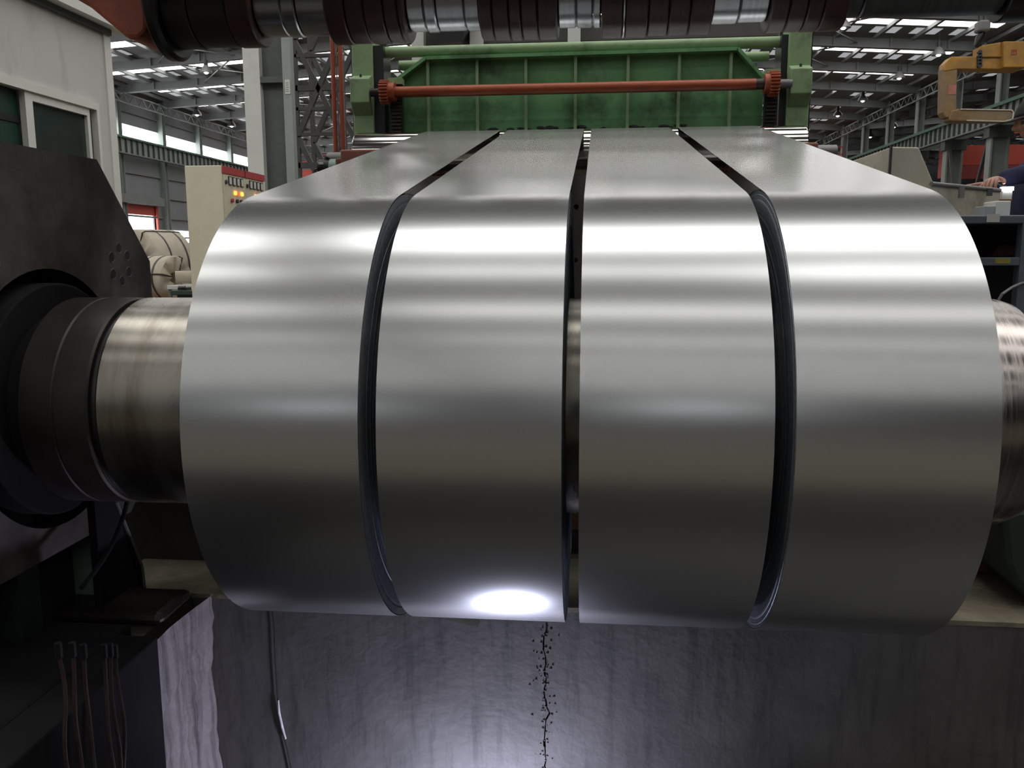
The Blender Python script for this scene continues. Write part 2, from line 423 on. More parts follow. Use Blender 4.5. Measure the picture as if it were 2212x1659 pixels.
# roof: sheets, purlins, rafters, daylight sheets
ce = thing('ceiling', None, None, kind='structure')
def slope(xa, xb, name):
    mb = MB(); mb.quad((xa, YB, roof_z(xa)), (xb, YB, roof_z(xb)), (xb, YE, roof_z(xb)), (xa, YE, roof_z(xa)))
    mb.quad((xa, YB, roof_z(xa)+.1), (xb, YB, roof_z(xb)+.1), (xb, YE, roof_z(xb)+.1), (xa, YE, roof_z(xa)+.1))
    mb.build(name, m_roof, ce)
for (xa, xb) in ((XL, RIDGE), (RIDGE, XR), (XR, RIDGE2), (RIDGE2, XF)): slope(xa, xb, 'roof_sheet')
for h, (xe0, xr, xe1) in enumerate(((XL, RIDGE, XR), (XR, RIDGE2, XF))):
    n = 13 if h == 0 else 7
    for i in range(n*2+1):                            # purlins run with the hall
        x = xe0+.6+(xe1-xe0-1.2)*i/(n*2); z = roof_z(x)
        MB().box(x-.07, x+.07, YB, YE, z-.2, z-.03).build('purlin', m_rafter, ce)
    for k in range(-7, 20):                           # rafters of the frames, left and right slope
        yy = Y0+k*BAY
        if h == 1 and k < 4: continue
        for (xa, xb) in ((xe0, xr), (xr, xe1)):
            za, zb = roof_z(xa)-.17, roof_z(xb)-.17; mb = MB()
            dp = .40
            mb.prism([(xa, za), (xb, zb), (xb, zb-dp), (xa, za-dp)], 'Y', yy-.03, yy+.03)
            mb.prism([(xa, za-dp), (xb, zb-dp), (xb, zb-dp-.05), (xa, za-dp-.05)], 'Y', yy-.16, yy+.16)
            for j in range(1, 9):
                x = xa+(xb-xa)*j/9; z = roof_z(x)-.17; mb.box(x-.03, x+.03, yy-.15, yy-.03, z-dp, z)
            mb.build('rafter', m_rafter, ce)
    for k in range(-7, 20):                           # one bright row and one weathered row of clear sheets in each bay
        yc = Y0+k*BAY+2.75
        if h == 1 and k < 4: continue
        for (xa, xb) in ((xe0+1.2, xr-.8), (xr+.8, xe1-1.2)):
            za, zb = roof_z(xa)-.012, roof_z(xb)-.012
            def sheet(y0, y1, m, nm, xa=xa, xb=xb):
                za, zb = roof_z(xa)-.012, roof_z(xb)-.012
                mb = MB(); mb.quad((xa, y0, za), (xb, y0, zb), (xb, y1, zb), (xa, y1, za))
                mb.quad((xa, y0, za+.01), (xa, y1, za+.01), (xb, y1, zb+.01), (xb, y0, zb+.01)); mb.build(nm, m, ce)
            w0, w1 = (2.6, 5.6) if k == 0 else (yc-.55, yc+.55) if k > 0 else (yc-.40, yc+.40) if k > -3 else (yc-.28, yc+.28)   # unseen row overhead widened, rear rows narrowed, for the bands reflected in the coils
            if h == 0 and k == -1:                    # row narrowed over the line to shape hot spots reflected in the coils
                if xa < RIDGE-1: sheet(yc-.6, yc+.6, m_sky, 'skylight_sheet', xa, xb)
                else:
                    sheet(yc-.3, yc+.3, m_sky, 'skylight_sheet', xa, 2.5); sheet(yc-.6, yc+.6, m_sky, 'skylight_sheet', 2.5, xb)
            elif h == 0 or k % 4 == 0: sheet(w0, w1, m_sky, 'skylight_sheet')
            if k >= 4:
                nn = 12
                for j in range(nn):                   # weathered patches, one between each pair of purlins
                    if (j*7+k*3) % 5 == 0: continue
                    x0 = xa+(xb-xa)*(j+.14)/nn; x1 = xa+(xb-xa)*(j+.80)/nn
                    z0, z1 = roof_z(x0)-.012, roof_z(x1)-.012
                    y0, y1 = yc+.95, yc+2.0
                    MB().quad((x0, y0, z0), (x1, y0, z1), (x1, y1, z1), (x0, y1, z0)).build('weathered_sheet', m_skydim, ce)
br = MB()
for k in range(5, 16):
    yy = Y0+k*BAY
    for x0 in (-22, -12, -2, 8):
        br.bar((x0, yy, roof_z(x0)-.4), (x0+4, yy+BAY, roof_z(x0+4)-.4), .05, .05); br.bar((x0+4, yy, roof_z(x0+4)-.4), (x0, yy+BAY, roof_z(x0)-.4), .05, .05)
br.build('bracing_rod', m_rafter, ce)

# column row between the two halls, with crane girder, eave lattice and bracing
cr = thing('trim_1', None, None, kind='structure')
for k in range(7, 19):
    yy = Y0+k*BAY
    c = MB(); c.box(XR-.2, XR-.14, yy-.22, yy+.22, 7.5, 10.4); c.box(XR+.14, XR+.2, yy-.22, yy+.22, 7.5, 10.4); c.box(XR-.14, XR+.14, yy-.04, yy+.04, 7.5, 10.4)
    c.build('upper_column', m_colgrey, cr)
    c = MB(); c.box(XR-.42, XR-.34, yy-.25, yy+.25, 0, 6.4); c.box(XR+.34, XR+.42, yy-.25, yy+.25, 0, 6.4); c.box(XR-.34, XR+.34, yy-.05, yy+.05, 0, 6.4)
    c.build('lower_column', m_colgrey, cr)
    MB().box(XR-.55, XR+.55, yy-.3, yy+.3, 6.2, 6.75).build('column_head', m_coldark, cr)
    t = MB()
    if k % 2 == 0:
        t.bar((XR-.3, yy+.3, 6.2), (XR-.3, yy+BAY/2, 1.2), .14, .14); t.bar((XR-.3, yy+BAY-.3, 6.2), (XR-.3, yy+BAY/2, 1.2), .14, .14)
        t.build('column_brace', m_lattice, cr)
    t = MB()
    for z in (9.6, 10.1): t.bar((XR-.25, yy, z), (XR-.25, yy+BAY, z), .07, .07)
    for i in range(10):
        za, zb = (9.6, 10.1) if i % 2 else (10.1, 9.6)
        t.bar((XR-.25, yy+BAY*i/10, za), (XR-.25, yy+BAY*(i+1)/10, zb), .04, .04)
    t.build('eave_lattice', m_colgrey, cr)
MB().box(XR-.5, XR-.44, 25, YE, 6.75, 7.45).build('crane_girder', m_girder, cr)
MB().box(XR-.66, XR-.28, 25, YE, 7.45, 7.6).build('girder_flange', m_girdtop, cr)
MB().box(XR-.62, XR-.32, 25, YE, 6.68, 6.75).build('girder_flange', m_rafter, cr)
MB().box(XR+.44, XR+.5, 40, YE, 6.75, 7.45).build('crane_girder', m_girder, cr)
MB().box(XR+.3, XR+.66, 40, YE, 7.45, 7.6).build('girder_flange', m_girdtop, cr)
st = MB()
for i in range(110): yy = 28+i*.62; st.box(XR-.62, XR-.5, yy, yy+.06, 6.75, 7.45)
tag(st.build('girder_stiffener', m_coldark, cr), kind='stuff')

# red travelling cranes
def crane(xa, xb, yy, z0, label):
    t = thing('overhead_crane', label, 'crane', ((xa+xb)/2, yy, z0))
    MB().box(xa, xb, yy, yy+.6, z0+.75, z0+1.8).build('bridge_girder', m_crane, t)
    MB().box(xa, xb, yy-.25, yy, z0, z0+.7).build('bridge_beam', m_crane2, t)
    r = MB()
    for z in (2.9, 2.4): r.bar((xa, yy-.2, z0+z), (xb, yy-.2, z0+z), .07, .07)
    n = int((xb-xa)/2.2)
    for i in range(n+1): x = xa+(xb-xa)*i/n; r.bar((x, yy-.2, z0+1.8), (x, yy-.2, z0+2.9), .07, .07)
    r.build('handrail', m_crane, t)
    for x in (xa-.45, xb-.15): MB().box(x, x+.6, yy-.4, yy+.8, z0+.1, 7.64).build('end_carriage', m_crane2, t)
    return t
crane(XL+.8, XR-.8, 66., 5.6, 'red overhead travelling crane spanning the main hall behind the lattice mast')
crane(XR+.8, XF-.8, 50., 4.9, 'red overhead travelling crane in the side hall behind the right column row')

# high bay lamps
def bay_lamp():
    t = thing('high_bay_lamp', None, 'lamp', (0, 0, 0), 'high bay lamps under the roof')
    MB().cyl((0, 0, .35), (0, 0, 1.9), .025, 6).build('suspension_rod', m_dark, t)
    MB().cyl((0, 0, .12), (0, 0, .38), .10, 10).build('ballast_box', m_dark, t)
    MB().lathe([(-.22, .30), (-.1, .27), (.05, .15), (.14, .09)], (0, 0, 0), 'Z', 16).build('reflector', m_grey, t, smooth=True)
    MB().sphere((0, 0, -.16), .13, 10, 6).build('bulb', m_lampw, t, smooth=True)
    return t
lamps = [((2028, 108), 'high bay lamp left of the yellow hook block, nearest in its row'),
         ((1943, 160), 'high bay lamp second in the row running back from the yellow hook'),
         ((1864, 210), 'high bay lamp third in the row running back from the yellow hook'),
         ((1810, 243), 'high bay lamp farthest of the row right of the green upright'),
         ((1992, 240), 'high bay lamp seen through the side hall just left of the yellow hook'),
         ((1931, 268), 'high bay lamp in the side hall between two upper columns'),
         ((1880, 290), 'farthest small high bay lamp above the crane girder'),
         ((2166, 300), 'high bay lamp close beside the worker, above the red crane'),
         ((1822, 48), 'high bay lamp close below the grey end of the overhead arbor'),
         ((445, 147), 'high bay lamp hanging left of the tall pale column, topmost'),
         ((425, 241), 'high bay lamp hanging lower left, between the wall and the column'),
         ((500, 266), 'high bay lamp hanging lowest, right beside the pale column')]
LZ = 10.0
lp0 = bay_lamp()
for i, ((u, v), lab) in enumerate(lamps):
    o = lp0 if i == 0 else copy_tree(lp0)
    q = P(u, v, Z=LZ); o.location = q; o['label'] = lab

# ================================================================== THE LINE
AX_Y, AX_Z, RC, RM = 2.0, .64, .498, .254
ROLL_Y, ROLL_R = 3.97, .115
SL = .2042; ca = 1/math.sqrt(1+SL*SL); sa = SL*ca
tY, tZ = AX_Y-RC*sa, AX_Z+RC*ca                        # where the strip leaves the coil
ROLL_Z = tZ+SL*(ROLL_Y-tY)-ROLL_R/ca
EDGES = ((-.7752, -.4331), (-.399, -.0575), (-.0255, .3176), (.3545, .6977))

def strip_profile():
    pts = [(4.95, ROLL_Z+ROLL_R)]
    n = 8
    a0 = math.pi/2; a1 = math.atan2(ca, -sa)
    for i in range(n+1):
        t = a0+(a1-a0)*i/n; pts.append((ROLL_Y+ROLL_R*math.cos(t), ROLL_Z+ROLL_R*math.sin(t)))
    ns = 24; (ya, za) = pts[-1]
    for i in range(1, ns): pts.append((ya+(tY-ya)*i/ns, za+(tZ-za)*i/ns))
    n = 200
    for i in range(n+1):
        t = a1+(2*PI*.985)*i/n; pts.append((AX_Y+(RC-.0015*i/n)*math.cos(t), AX_Z+(RC-.0015*i/n)*math.sin(t)))
    return pts
PROF = strip_profile(); NRM = []
for i in range(len(PROF)):
    a_, b_ = PROF[max(i-1, 0)], PROF[min(i+1, len(PROF)-1)]
    d = Vector((b_[0]-a_[0], b_[1]-a_[1])).normalized(); NRM.append((d.y, -d.x))
coil_labels = ('leftmost steel coil on the mandrel, next to the bare bright drum',
               'second steel coil from the left, its underside catching the bright lamp glow',
               'third steel coil from the left, right of the narrow middle gap',
               'rightmost steel coil on the mandrel, beside the dark blue bench')
for ci, (xa, xb) in enumerate(EDGES):
    t = thing('slit_steel_coil', coil_labels[ci], 'steel coil', ((xa+xb)/2, AX_Y, AX_Z-RC), 'slit steel coils on the mandrel')
    mb = MB()
    for i in range(len(PROF)-1):
        (y0, z0), (y1, z1) = PROF[i], PROF[i+1]
        (n0y, n0z), (n1y, n1z) = NRM[i], NRM[i+1]; h = .0012
        a_, b_, c_, d_ = (xa, y0, z0), (xb, y0, z0), (xb, y1, z1), (xa, y1, z1)
        e_, f_, g_, h_ = [(x, y-n[0]*h, z-n[1]*h) for (x, y, z), n in ((a_, NRM[i]), (b_, NRM[i]), (c_, NRM[i+1]), (d_, NRM[i+1]))]
        mb.quad(a_, b_, c_, d_); mb.quad(e_, h_, g_, f_); mb.quad(a_, d_, h_, e_); mb.quad(b_, f_, g_, c_)
    o = mb.build('strip_wrap', m_steel, t, smooth=True, angle=35)
    random.seed(20+ci)
    for s, x in ((-1, xa), (1, xb)):                  # wound edges: every few wraps stand a little proud
        pr = []; nr = 84; r = RC-.003; off = 0
        for i in range(nr):
            off = max(0, min(.0018, off+random.uniform(-.0009, .0009)))
            r2 = RC-.003-(RC-.003-RM-.002)*(i+1)/nr
            pr += [(x-s*off, r), (x-s*off, r2+.0008)]; r = r2
        m2 = MB(); i0 = 0
        n = 128
        for (xx, rr) in pr:
            for k in range(n): q = 2*PI*k/n; m2.v.append(Vector((xx, AX_Y+rr*math.cos(q), AX_Z+rr*math.sin(q))))
        for j in range(len(pr)-1):
            for k in range(n): m2.f.append((j*n+k, j*n+(k+1) % n, (j+1)*n+(k+1) % n, (j+1)*n+k))
        m2.build('wound_edge', m_edge, t, smooth=True, angle=30)
    MB().lathe([(xa+.002, RM+.002), (xb-.002, RM+.002)], (0, AX_Y, AX_Z), 'X', 96).f
    m3 = MB(); n = 96
    for xx in (xa+.004, xb-.004):
        for k in range(n): q = 2*PI*k/n; m3.v.append(Vector((xx, AX_Y+(RM+.002)*math.cos(q), AX_Z+(RM+.002)*math.sin(q))))
    for k in range(n): m3.f.append((k, (k+1) % n, n+(k+1) % n, n+k))
    m3.build('coil_bore', m_edge, t, smooth=True)

# mandrel drum with its dark collars
t = thing('recoiler_mandrel', 'bright worn steel mandrel drum carrying the four coils', 'mandrel', (-1.2, AX_Y, AX_Z-RM))
C0 = (0, AX_Y, AX_Z)
MB().lathe([(-1.097, .05), (-1.097, RM-.006), (-1.091, RM), (-.82, RM), (.74, RM)], C0, 'X', 128).build('drum', m_chrome, t, smooth=True, angle=25)
MB().lathe([(.7405, RM-.004), (.742, RM), (.885, RM), (.905, RM-.006), (.918, RM-.022), (.925, .05)], C0, 'X', 128).build('drum_end', m_chrome2, t, smooth=True, angle=25)
MB().lathe([(-1.112, .05), (-1.112, RM-.012), (-1.0975, RM-.012), (-1.0975, .05)], C0, 'X', 96).build('groove', m_black, t, smooth=True, angle=25)
MB().lathe([(-1.192, .05), (-1.192, RM), (-1.118, RM), (-1.113, RM-.004), (-1.113, .05)], C0, 'X', 128).build('collar', m_collar, t, smooth=True, angle=25)
MB().lathe([(-1.278, .05), (-1.278, RM-.004), (-1.274, RM), (-1.199, RM), (-1.193, RM-.005), (-1.193, .05)], C0, 'X', 128).build('collar', m_collar, t, smooth=True, angle=25)
MB().lathe([(-1.33, .05), (-1.33, .215), (-1.279, .215), (-1.279, .05)], C0, 'X', 96).build('neck', m_black, t, smooth=True, angle=25)
MB().lathe([(-1.47, .05), (-1.47, .29), (-1.335, .29), (-1.331, .285), (-1.331, .05)], C0, 'X', 96).build('flange', m_flatblack, t, smooth=True, angle=25)

# dark head plate of the recoiler with the bore around the mandrel
t = thing('recoiler_stand', 'dark grimy steel head plate and stand around the mandrel, at the left edge', 'machine stand', (-1.45, AX_Y, 0))
XP = -1.352
out = [(2.26, 1.254), (2.503, .977), (2.503, .36), (2.36, .30), (2.30, .25), (1.70, .25), (1.64, .30), (1.497, .36), (1.497, .977), (1.74, 1.254)]
mb = MB(); n = 64; HR = .325
def ray_out(t):
    d = (math.cos(t), math.sin(t)); best = 9
    for i in range(len(out)):
        (ax, ay), (bx, by) = out[i], out[(i+1) % len(out)]
        ax -= AX_Y; bx -= AX_Y; ay -= AX_Z; by -= AX_Z
        ex, ey = bx-ax, by-ay; det = d[0]*(-ey)+ex*d[1]
        if abs(det) < 1e-9: continue
        s = (ax*(-ey)+ex*ay)/det; u = (d[0]*ay-d[1]*ax)/det
        if s > 0 and -1e-6 <= u <= 1+1e-6: best = min(best, s)
    return best
angs = sorted([2*PI*i/n for i in range(n)]+[math.atan2(b-AX_Z, a-AX_Y) % (2*PI) for (a, b) in out])
for i in range(len(angs)):
    t0, t1 = angs[i], angs[(i+1) % len(angs)]
    q = []
    for tt in (t0, t1):
        ro = max(ray_out(tt), HR+.004)
        q.append((Vector((0, AX_Y+HR*math.cos(tt), AX_Z+HR*math.sin(tt))), Vector((0, AX_Y+ro*math.cos(tt), AX_Z+ro*math.sin(tt)))))
    F, B = Vector((XP, 0, 0)), Vector((XP-.09, 0, 0))
    (i0, o0), (i1, o1) = q
    mb.quad(i0+F, o0+F, o1+F, i1+F); mb.quad(i0+B, i1+B, o1+B, o0+B)
    mb.quad(i0+F, i1+F, i1+B, i0+B); mb.quad(o0+F, o0+B, o1+B, o1+F)
mb.build('head_plate', m_plate, t)
MB().lathe([(XP-.3, .05), (XP-.3, .45), (XP-.092, .45), (XP-.092, .05)], C0, 'X', 48).build('bearing_seat', m_flatblack, t)
bc = P(260, 572, X=XP)
for k in range(6):
    q = PI/2+k*PI/3+.05; c = (bc.y+.047*math.cos(q), bc.z+.047*math.sin(q))
    h = MB().cyl((XP-.004, c[0], c[1]), (XP+.0008, c[0], c[1]), .0125, 16).build('bolt_hole', m_hole, t)
    MB().lathe([(XP+.0004, .0125), (XP+.0016, .0145), (XP+.0004, .016)], (0, c[0], c[1]), 'X', 16).build('hole_rim', m_plate, h)
# column below the plate
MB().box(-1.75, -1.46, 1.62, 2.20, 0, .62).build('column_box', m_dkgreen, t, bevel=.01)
MB().box(-1.46, -1.40, 1.6, 1.72, 0, .6).build('column_rib', m_dkgreen, t)
MB().box(-1.46, -1.40, 1.86, 1.94, 0, .6).build('column_rib', m_dkgreen, t)
pa, pb = P(190, 1085, X=-1.40), P(224, 1085, X=-1.40)
MB().box(-1.46, -1.40, pa.y, pb.y, .02, .55).build('green_bar', m_ltgreen, t)
ga, gb, gc = P(250, 1085, X=-1.33), P(306, 1225, X=-1.33), P(314, 1305, X=-1.33)
g = MB().prism([(ga.y-.10, .45), (ga.y-.03, .45), (ga.y, ga.z), (gb.y, gb.z), (gc.y, gc.z), (gc.y, .0), (ga.y-.10, 0)], 'X', -1.352, -1.33)
g.build('gusset_plate', m_flatblack, t)
e = MB()
for (a_, b_) in ((ga, gb), (gb, gc)): e.bar((-1.329, a_.y, a_.z), (-1.329, b_.y, b_.z), .010, .004)
e.build('gusset_edge', m_grey, t)
f0 = MB().box(-1.50, P(405, 1290, Z=.03).x, 2.06, P(400, 1268, Z=.045).y, .007, .045); f0.build('foot_plate', m_collar, t, bevel=.02)

# black base frame beside the pit
MB().box(-2.6, -1.19, .36, 1.99, .001, .05).build('base_frame', m_flatblack, t, bevel=.01)
MB().box(-1.19, -1.085, .37, 1.925, PZ+.05, .05).build('pit_shade_plate', m_flatblack, t, bevel=.006)  # dark plate added over the pit wall's shaded near side
# hoses and cable at the left of the pit
random.seed(9)
for i, (u0, u1) in enumerate(((128, 150), (152, 180), (180, 208), (226, 244), (240, 258), (254, 270))):
    a_ = P(u0, 1420, X=-1.03); b_ = P(u1, 1680, X=-1.03+.012)
    pts = []
    for j in range(9):
        s = j/8; q = a_.lerp(b_, s); pts.append(q+Vector((.004*math.sin(s*5+i), .004*math.sin(s*7+i*2), 0)))
    h = thing('hydraulic_hose', ['leftmost rusty hydraulic hose hanging in the dark pit corner', 'second hydraulic hose from the left in the pit corner',
        'third hydraulic hose from the left in the pit corner', 'fourth hydraulic hose, first of the right-hand trio in the pit corner',
        'fifth hydraulic hose, middle of the right-hand trio in the pit corner', 'rightmost hydraulic hose in the pit corner, nearest the lit concrete'][i],
        'hose', pts[-1], 'hydraulic hoses in the pit corner')
    MB().tube(pts, .0042, 10).build('hose_body', m_hose, h, smooth=True)
    top = pts[0]; MB().cyl(top, top+Vector((0, 0, .03)), .007, 6).build('hose_fitting', m_black, h)
a_ = P(275, 1080, X=-1.25); b_ = P(262, 1150, X=-1.25); c_ = P(225, 1215, X=-1.25); d_ = P(175, 1270, X=-1.25); 
pts = []
for j in range(21):
    s = j/20; p0 = a_*(1-s)**3+b_*(3*s*(1-s)**2)+c_*(3*s*s*(1-s))+d_*s**3; pts.append(p0)
tag(MB().tube(pts, .006, 8).build('black_cable', m_black, smooth=True), 'black cable curving down in front of the pale green bar', 'cable')
# thin wire on the back wall with a wrap of white tape
pts = []
for (u, v) in ((588, 1322), (592, 1360), (594, 1420), (598, 1480), (600, 1520), (608, 1570), (618, 1610), (628, 1655), (634, 1700)):
    pts.append(P(u, v, Y=PY1-.006))
wr_ = thing('pit_wire', 'thin black wire hanging down the pit wall, wrapped in white tape', 'wire', pts[-1])
MB().tube(pts, .0018, 6).build('wire', m_black, wr_, smooth=True)
MB().tube([P(601, 1512, Y=PY1-.007), P(603, 1540, Y=PY1-.007), P(610, 1572, Y=PY1-.007), P(617, 1596, Y=PY1-.007)], [.0025, .004, .004, .003], 8).build('white_tape', m_tape, wr_, smooth=True)
# clear film strip caught on the ledge
mb = MB()
fp = [P(905, 1318, Y=2.285), P(1032, 1318, Y=2.285), P(1037, 1345, Y=2.275), P(1033, 1355, Y=2.27), P(945, 1333, Y=2.278)]
mb.quad(*fp); o = mb.build('plastic_film', m_plastic); o.modifiers.new('t', 'SOLIDIFY').thickness = .0008
tag(o, 'pale clear plastic strip hanging over the ledge below the second coil', 'plastic film')
# LED work lamp on the pit floor, the source of the bluish glow
t = thing('work_lamp', 'small LED work lamp on the pit floor below the second coil', 'lamp', (LAMP_POS.x, LAMP_POS.y, PZ))
MB().box(LAMP_POS.x-.05, LAMP_POS.x+.05, LAMP_POS.y-.10, LAMP_POS.y-.07, PZ, PZ+.09).build('lamp_body', m_dark, t, bevel=.004)
MB().box(LAMP_POS.x-.06, LAMP_POS.x+.06, LAMP_POS.y-.11, LAMP_POS.y-.03, PZ, PZ+.006).build('lamp_foot', m_dark, t)

# ------------------------------------------------------------------ deflector roll
rx0, rx1 = P(767, 320, Y=3.93).x, P(1741, 300, Y=3.93).x
t = thing('deflector_roll', 'polished steel deflector roll under the strips, below the green frame', 'roll', ((rx0+rx1)/2, ROLL_Y, ROLL_Z-ROLL_R))
RR = ROLL_R-.0012
MB().lathe([(rx0, .03), (rx0, RR-.006), (rx0+.006, RR), (rx1-.006, RR), (rx1, RR-.006), (rx1, .03)], (0, ROLL_Y, ROLL_Z), 'X', 128).build('roll_barrel', m_roll, t, smooth=True, angle=25)
MB().cyl((rx0-.14, ROLL_Y, ROLL_Z), (rx0, ROLL_Y, ROLL_Z), .03, 24).build('journal', m_grey, t, smooth=True)
MB().cyl((rx1, ROLL_Y, ROLL_Z), (rx1+.14, ROLL_Y, ROLL_Z), .03, 24).build('journal', m_grey, t, smooth=True)

# red-brown roll carriers
def carrier(xa, xb, label, sgn):
    t = thing('roll_carrier', label, 'bracket', ((xa+xb)/2, 3.85, 0))
    MB().box(xa, xb, 3.80, 3.88, 1.18, 1.455).build('carrier_plate', m_brown, t, bevel=.008)
    x = xa-.03 if sgn < 0 else xb
    MB().box(x, x+.03, 3.82, 4.05, 1.15, 1.42).build('carrier_cheek', m_brown, t, bevel=.006)
    MB().cyl((xa+.06 if sgn < 0 else xb-.06, 3.795, 1.40), (xa+.06 if sgn < 0 else xb-.06, 3.801, 1.40), .013, 16).build('bolt', m_dark, t)
    MB().box(xa, xb, 3.82, 4.1, 0, 1.17).build('carrier_leg', m_brown, t)
cl0 = P(735, 340, Y=3.8).x
carrier(cl0, cl0+.42, 'red-brown bracket plate under the left end of the polished roll', -1)
cr1 = P(1768, 325, Y=3.8).x
carrier(cr1-.36, cr1, 'red-brown bracket plate under the right end of the polished roll', 1)

# rotary encoder with green coupling at the left carrier
ec = P(703, 362, Y=3.9)
t = thing('rotary_encoder', 'black rotary encoder with a pale green coupling beside the left carrier', 'encoder', (ec.x, 3.9, 0))
ex = cl0-.03
MB().cyl((ex-.05, 3.92, ec.z-.005), (ex, 3.92, ec.z-.005), .045, 32).build('coupling', m_ltgreen, t, smooth=True)
MB().cyl((ex-.105, 3.92, ec.z+.002), (ex-.05, 3.92, ec.z+.002), .036, 32).build('housing', m_black, t, smooth=True)
MB().cyl((ex-.08, 3.92, ec.z+.02), (ex-.065, 3.92, ec.z+.05), .012, 12).build('cable_gland', m_black, t, smooth=True)
MB().box(ex-.095, ex-.075, 3.872, 3.884, ec.z+.012, ec.z+.022).build('maker_plate', m_white, t)
cpts = [Vector((ex-.105, 3.92, ec.z)), Vector((ex-.125, 3.91, ec.z-.01)), Vector((ex-.12, 3.9, ec.z-.05)), Vector((ex-.09, 3.9, ec.z-.08)), Vector((ex-.2, 3.9, ec.z-.12)), Vector((ex-.35, 3.9, ec.z-.2))]
MB().tube(cpts, .006, 8).build('cable', m_black, t, smooth=True)
MB().box(ex-.09, ex-.02, 3.86, 3.98, 0, ec.z-.045).build('encoder_bracket', m_grey, t)

# dark apron below the strips, seen through the gaps
t = thing('strip_table', 'dark brown steel apron plate under the strips between coil and roll', 'steel apron', (-.05, 3.5, 0))
MB().prism([(2.78, 0), (2.78, .78), (3.79, 1.335), (3.84, 1.335), (3.84, 1.24), (2.86, .70), (2.86, 0)], 'X', -.98, .85).build('apron_plate', mat('apron_brown', (.05, .038, .032), rough=.55, var=.3, scale=5), t)
for (u, v) in ((1245, 447), (1243, 562)):
    q = P(u, v, Y=2.78 if v > 520 else 2.9); MB().cyl((q.x, q.y-.02, q.z), (q.x, q.y+.03, q.z), .008, 12).build('bolt', m_black, t)
tag(MB().box(-1.0, .95, 2.70, 2.76, .10, .24).build('toe_board', mat('rusty_board', (.22, .12, .06), rough=.7, var=.3, scale=8)), 'rust-brown board low behind the coils, seen through the middle gap', 'board')

# ------------------------------------------------------------------ green frame
t = thing('green_guide_frame', 'green painted machine frame with ribbed cross panel behind the strips', 'machine frame', (-.1, 4.3, 0))
uL = (P(762, 200, Y=4.25).x, P(806, 200, Y=4.25).x); uR = (P(1701, 180, Y=4.25).x, P(1750, 180, Y=4.25).x)
for (xa, xb) in (uL, uR):
    up = MB().box(xa, xb, 4.25, 4.5, 0, 2.10).build('upright', m_green, t, bevel=.006)
    zt = P(780, 168, Y=4.2).z
    MB().prism([(4.25, zt+.02), (4.19, zt-.005), (4.19, zt-.115), (4.25, zt-.17)], 'X', xa+.003, xb-.004).build('corbel', m_green, up, bevel=.004)
    MB().cyl((xa+.05, 4.22, zt+.005), (xa+.05, 4.22, zt+.02), .006, 8).build('bolt', m_dark, up)
MB().box(uL[0]-.03, uL[0], 4.36, 4.5, 0, 2.1).build('side_channel', m_dkgreen, t)
MB().box(uR[1]+.004, uR[1]+.016, 4.3, 4.4, .9, 2.05).build('side_conduit', m_black, t)
pz = P(1258, 99, Y=4.3).z
MB().cyl((uL[1]-.005, 4.33, pz), (uR[0]+.005, 4.33, pz), .026, 32).build('top_pipe', m_green, t, smooth=True)
pz2 = P(850, 142, Y=4.58).z
MB().cyl((uL[1]+.06, 4.58, pz2), (uR[0]-.03, 4.58, pz2), .024, 32).build('rear_pipe', m_green, t, smooth=True)
YPN = 4.32
tl, tr_ = P(922, 124, Y=YPN), P(1592, 104, Y=YPN); sl, sr = P(835, 190, Y=YPN), P(1652, 172, Y=YPN)
zb = P(1250, 290, Y=YPN).z-.03
poly = [(sl.x, zb), (sr.x, zb), (sr.x, sr.z), (tr_.x, tr_.z), (tl.x, tl.z), (sl.x, sl.z)]
MB().prism(poly, 'Y', YPN+.03, YPN+.042).build('panel_plate', m_green2, t)
MB().bar((tl.x, YPN, tl.z-.008), (tr_.x, YPN, tr_.z-.008), .06, .016, up=(0, 0, 1)).build('panel_flange', m_green2, t)
MB().bar((sl.x, YPN, sl.z-.006), (tl.x, YPN, tl.z-.006), .06, .016).build('panel_flange', m_green2, t)
MB().bar((tr_.x, YPN, tr_.z-.006), (sr.x, YPN, sr.z-.006), .06, .016).build('panel_flange', m_green2, t)
for u in (925, 1031, 1136, 1243, 1356, 1466, 1577):
    x = P(u, 200, Y=YPN).x
    MB().box(x-.007, x+.007, YPN-.005, YPN+.03, zb, tl.z-.012).build('panel_rib', m_green, t)
gm = MB(); random.seed(2)                              # greasy sludge along the foot of the panel
for i in range(60):
    x = random.uniform(P(1030, 275, Y=YPN).x, P(1480, 270, Y=YPN).x); gm.sphere((x, YPN+.024, zb+.055+random.uniform(-.01, .014)), random.uniform(.006, .016), 6, 4, (1.6, .5, .6))
tag(gm.build('sludge', m_black, t), kind='stuff')
for (xa, xb, xr0, xr1) in ((uL[1], P(828, 200, Y=4.25).x, P(842, 250, Y=4.25).x, P(868, 250, Y=4.25).x), (P(1686, 200, Y=4.25).x, uR[0], P(1652, 250, Y=4.25).x, P(1680, 250, Y=4.25).x)):
    MB().box(xa, xb, 4.27, 4.42, 1.2, 2.0).build('slide_guide', m_black, t)
    rk = MB().box(xr0, xr1, 4.265, 4.30, zb, P(850, 180, Y=4.25).z).build('rack_bar', m_black, t)
    th = MB(); z = zb+.01
    while z < zb+.22: th.box(xr0+.006, xr1-.006, 4.25, 4.266, z, z+.008); z += .017
    th.build('rack_teeth', m_collar, rk)
    MB().box(xr0-.004, xr1+.004, 4.245, 4.31, P(850, 182, Y=4.25).z, P(850, 168, Y=4.25).z).build('rack_cap', m_green, t)
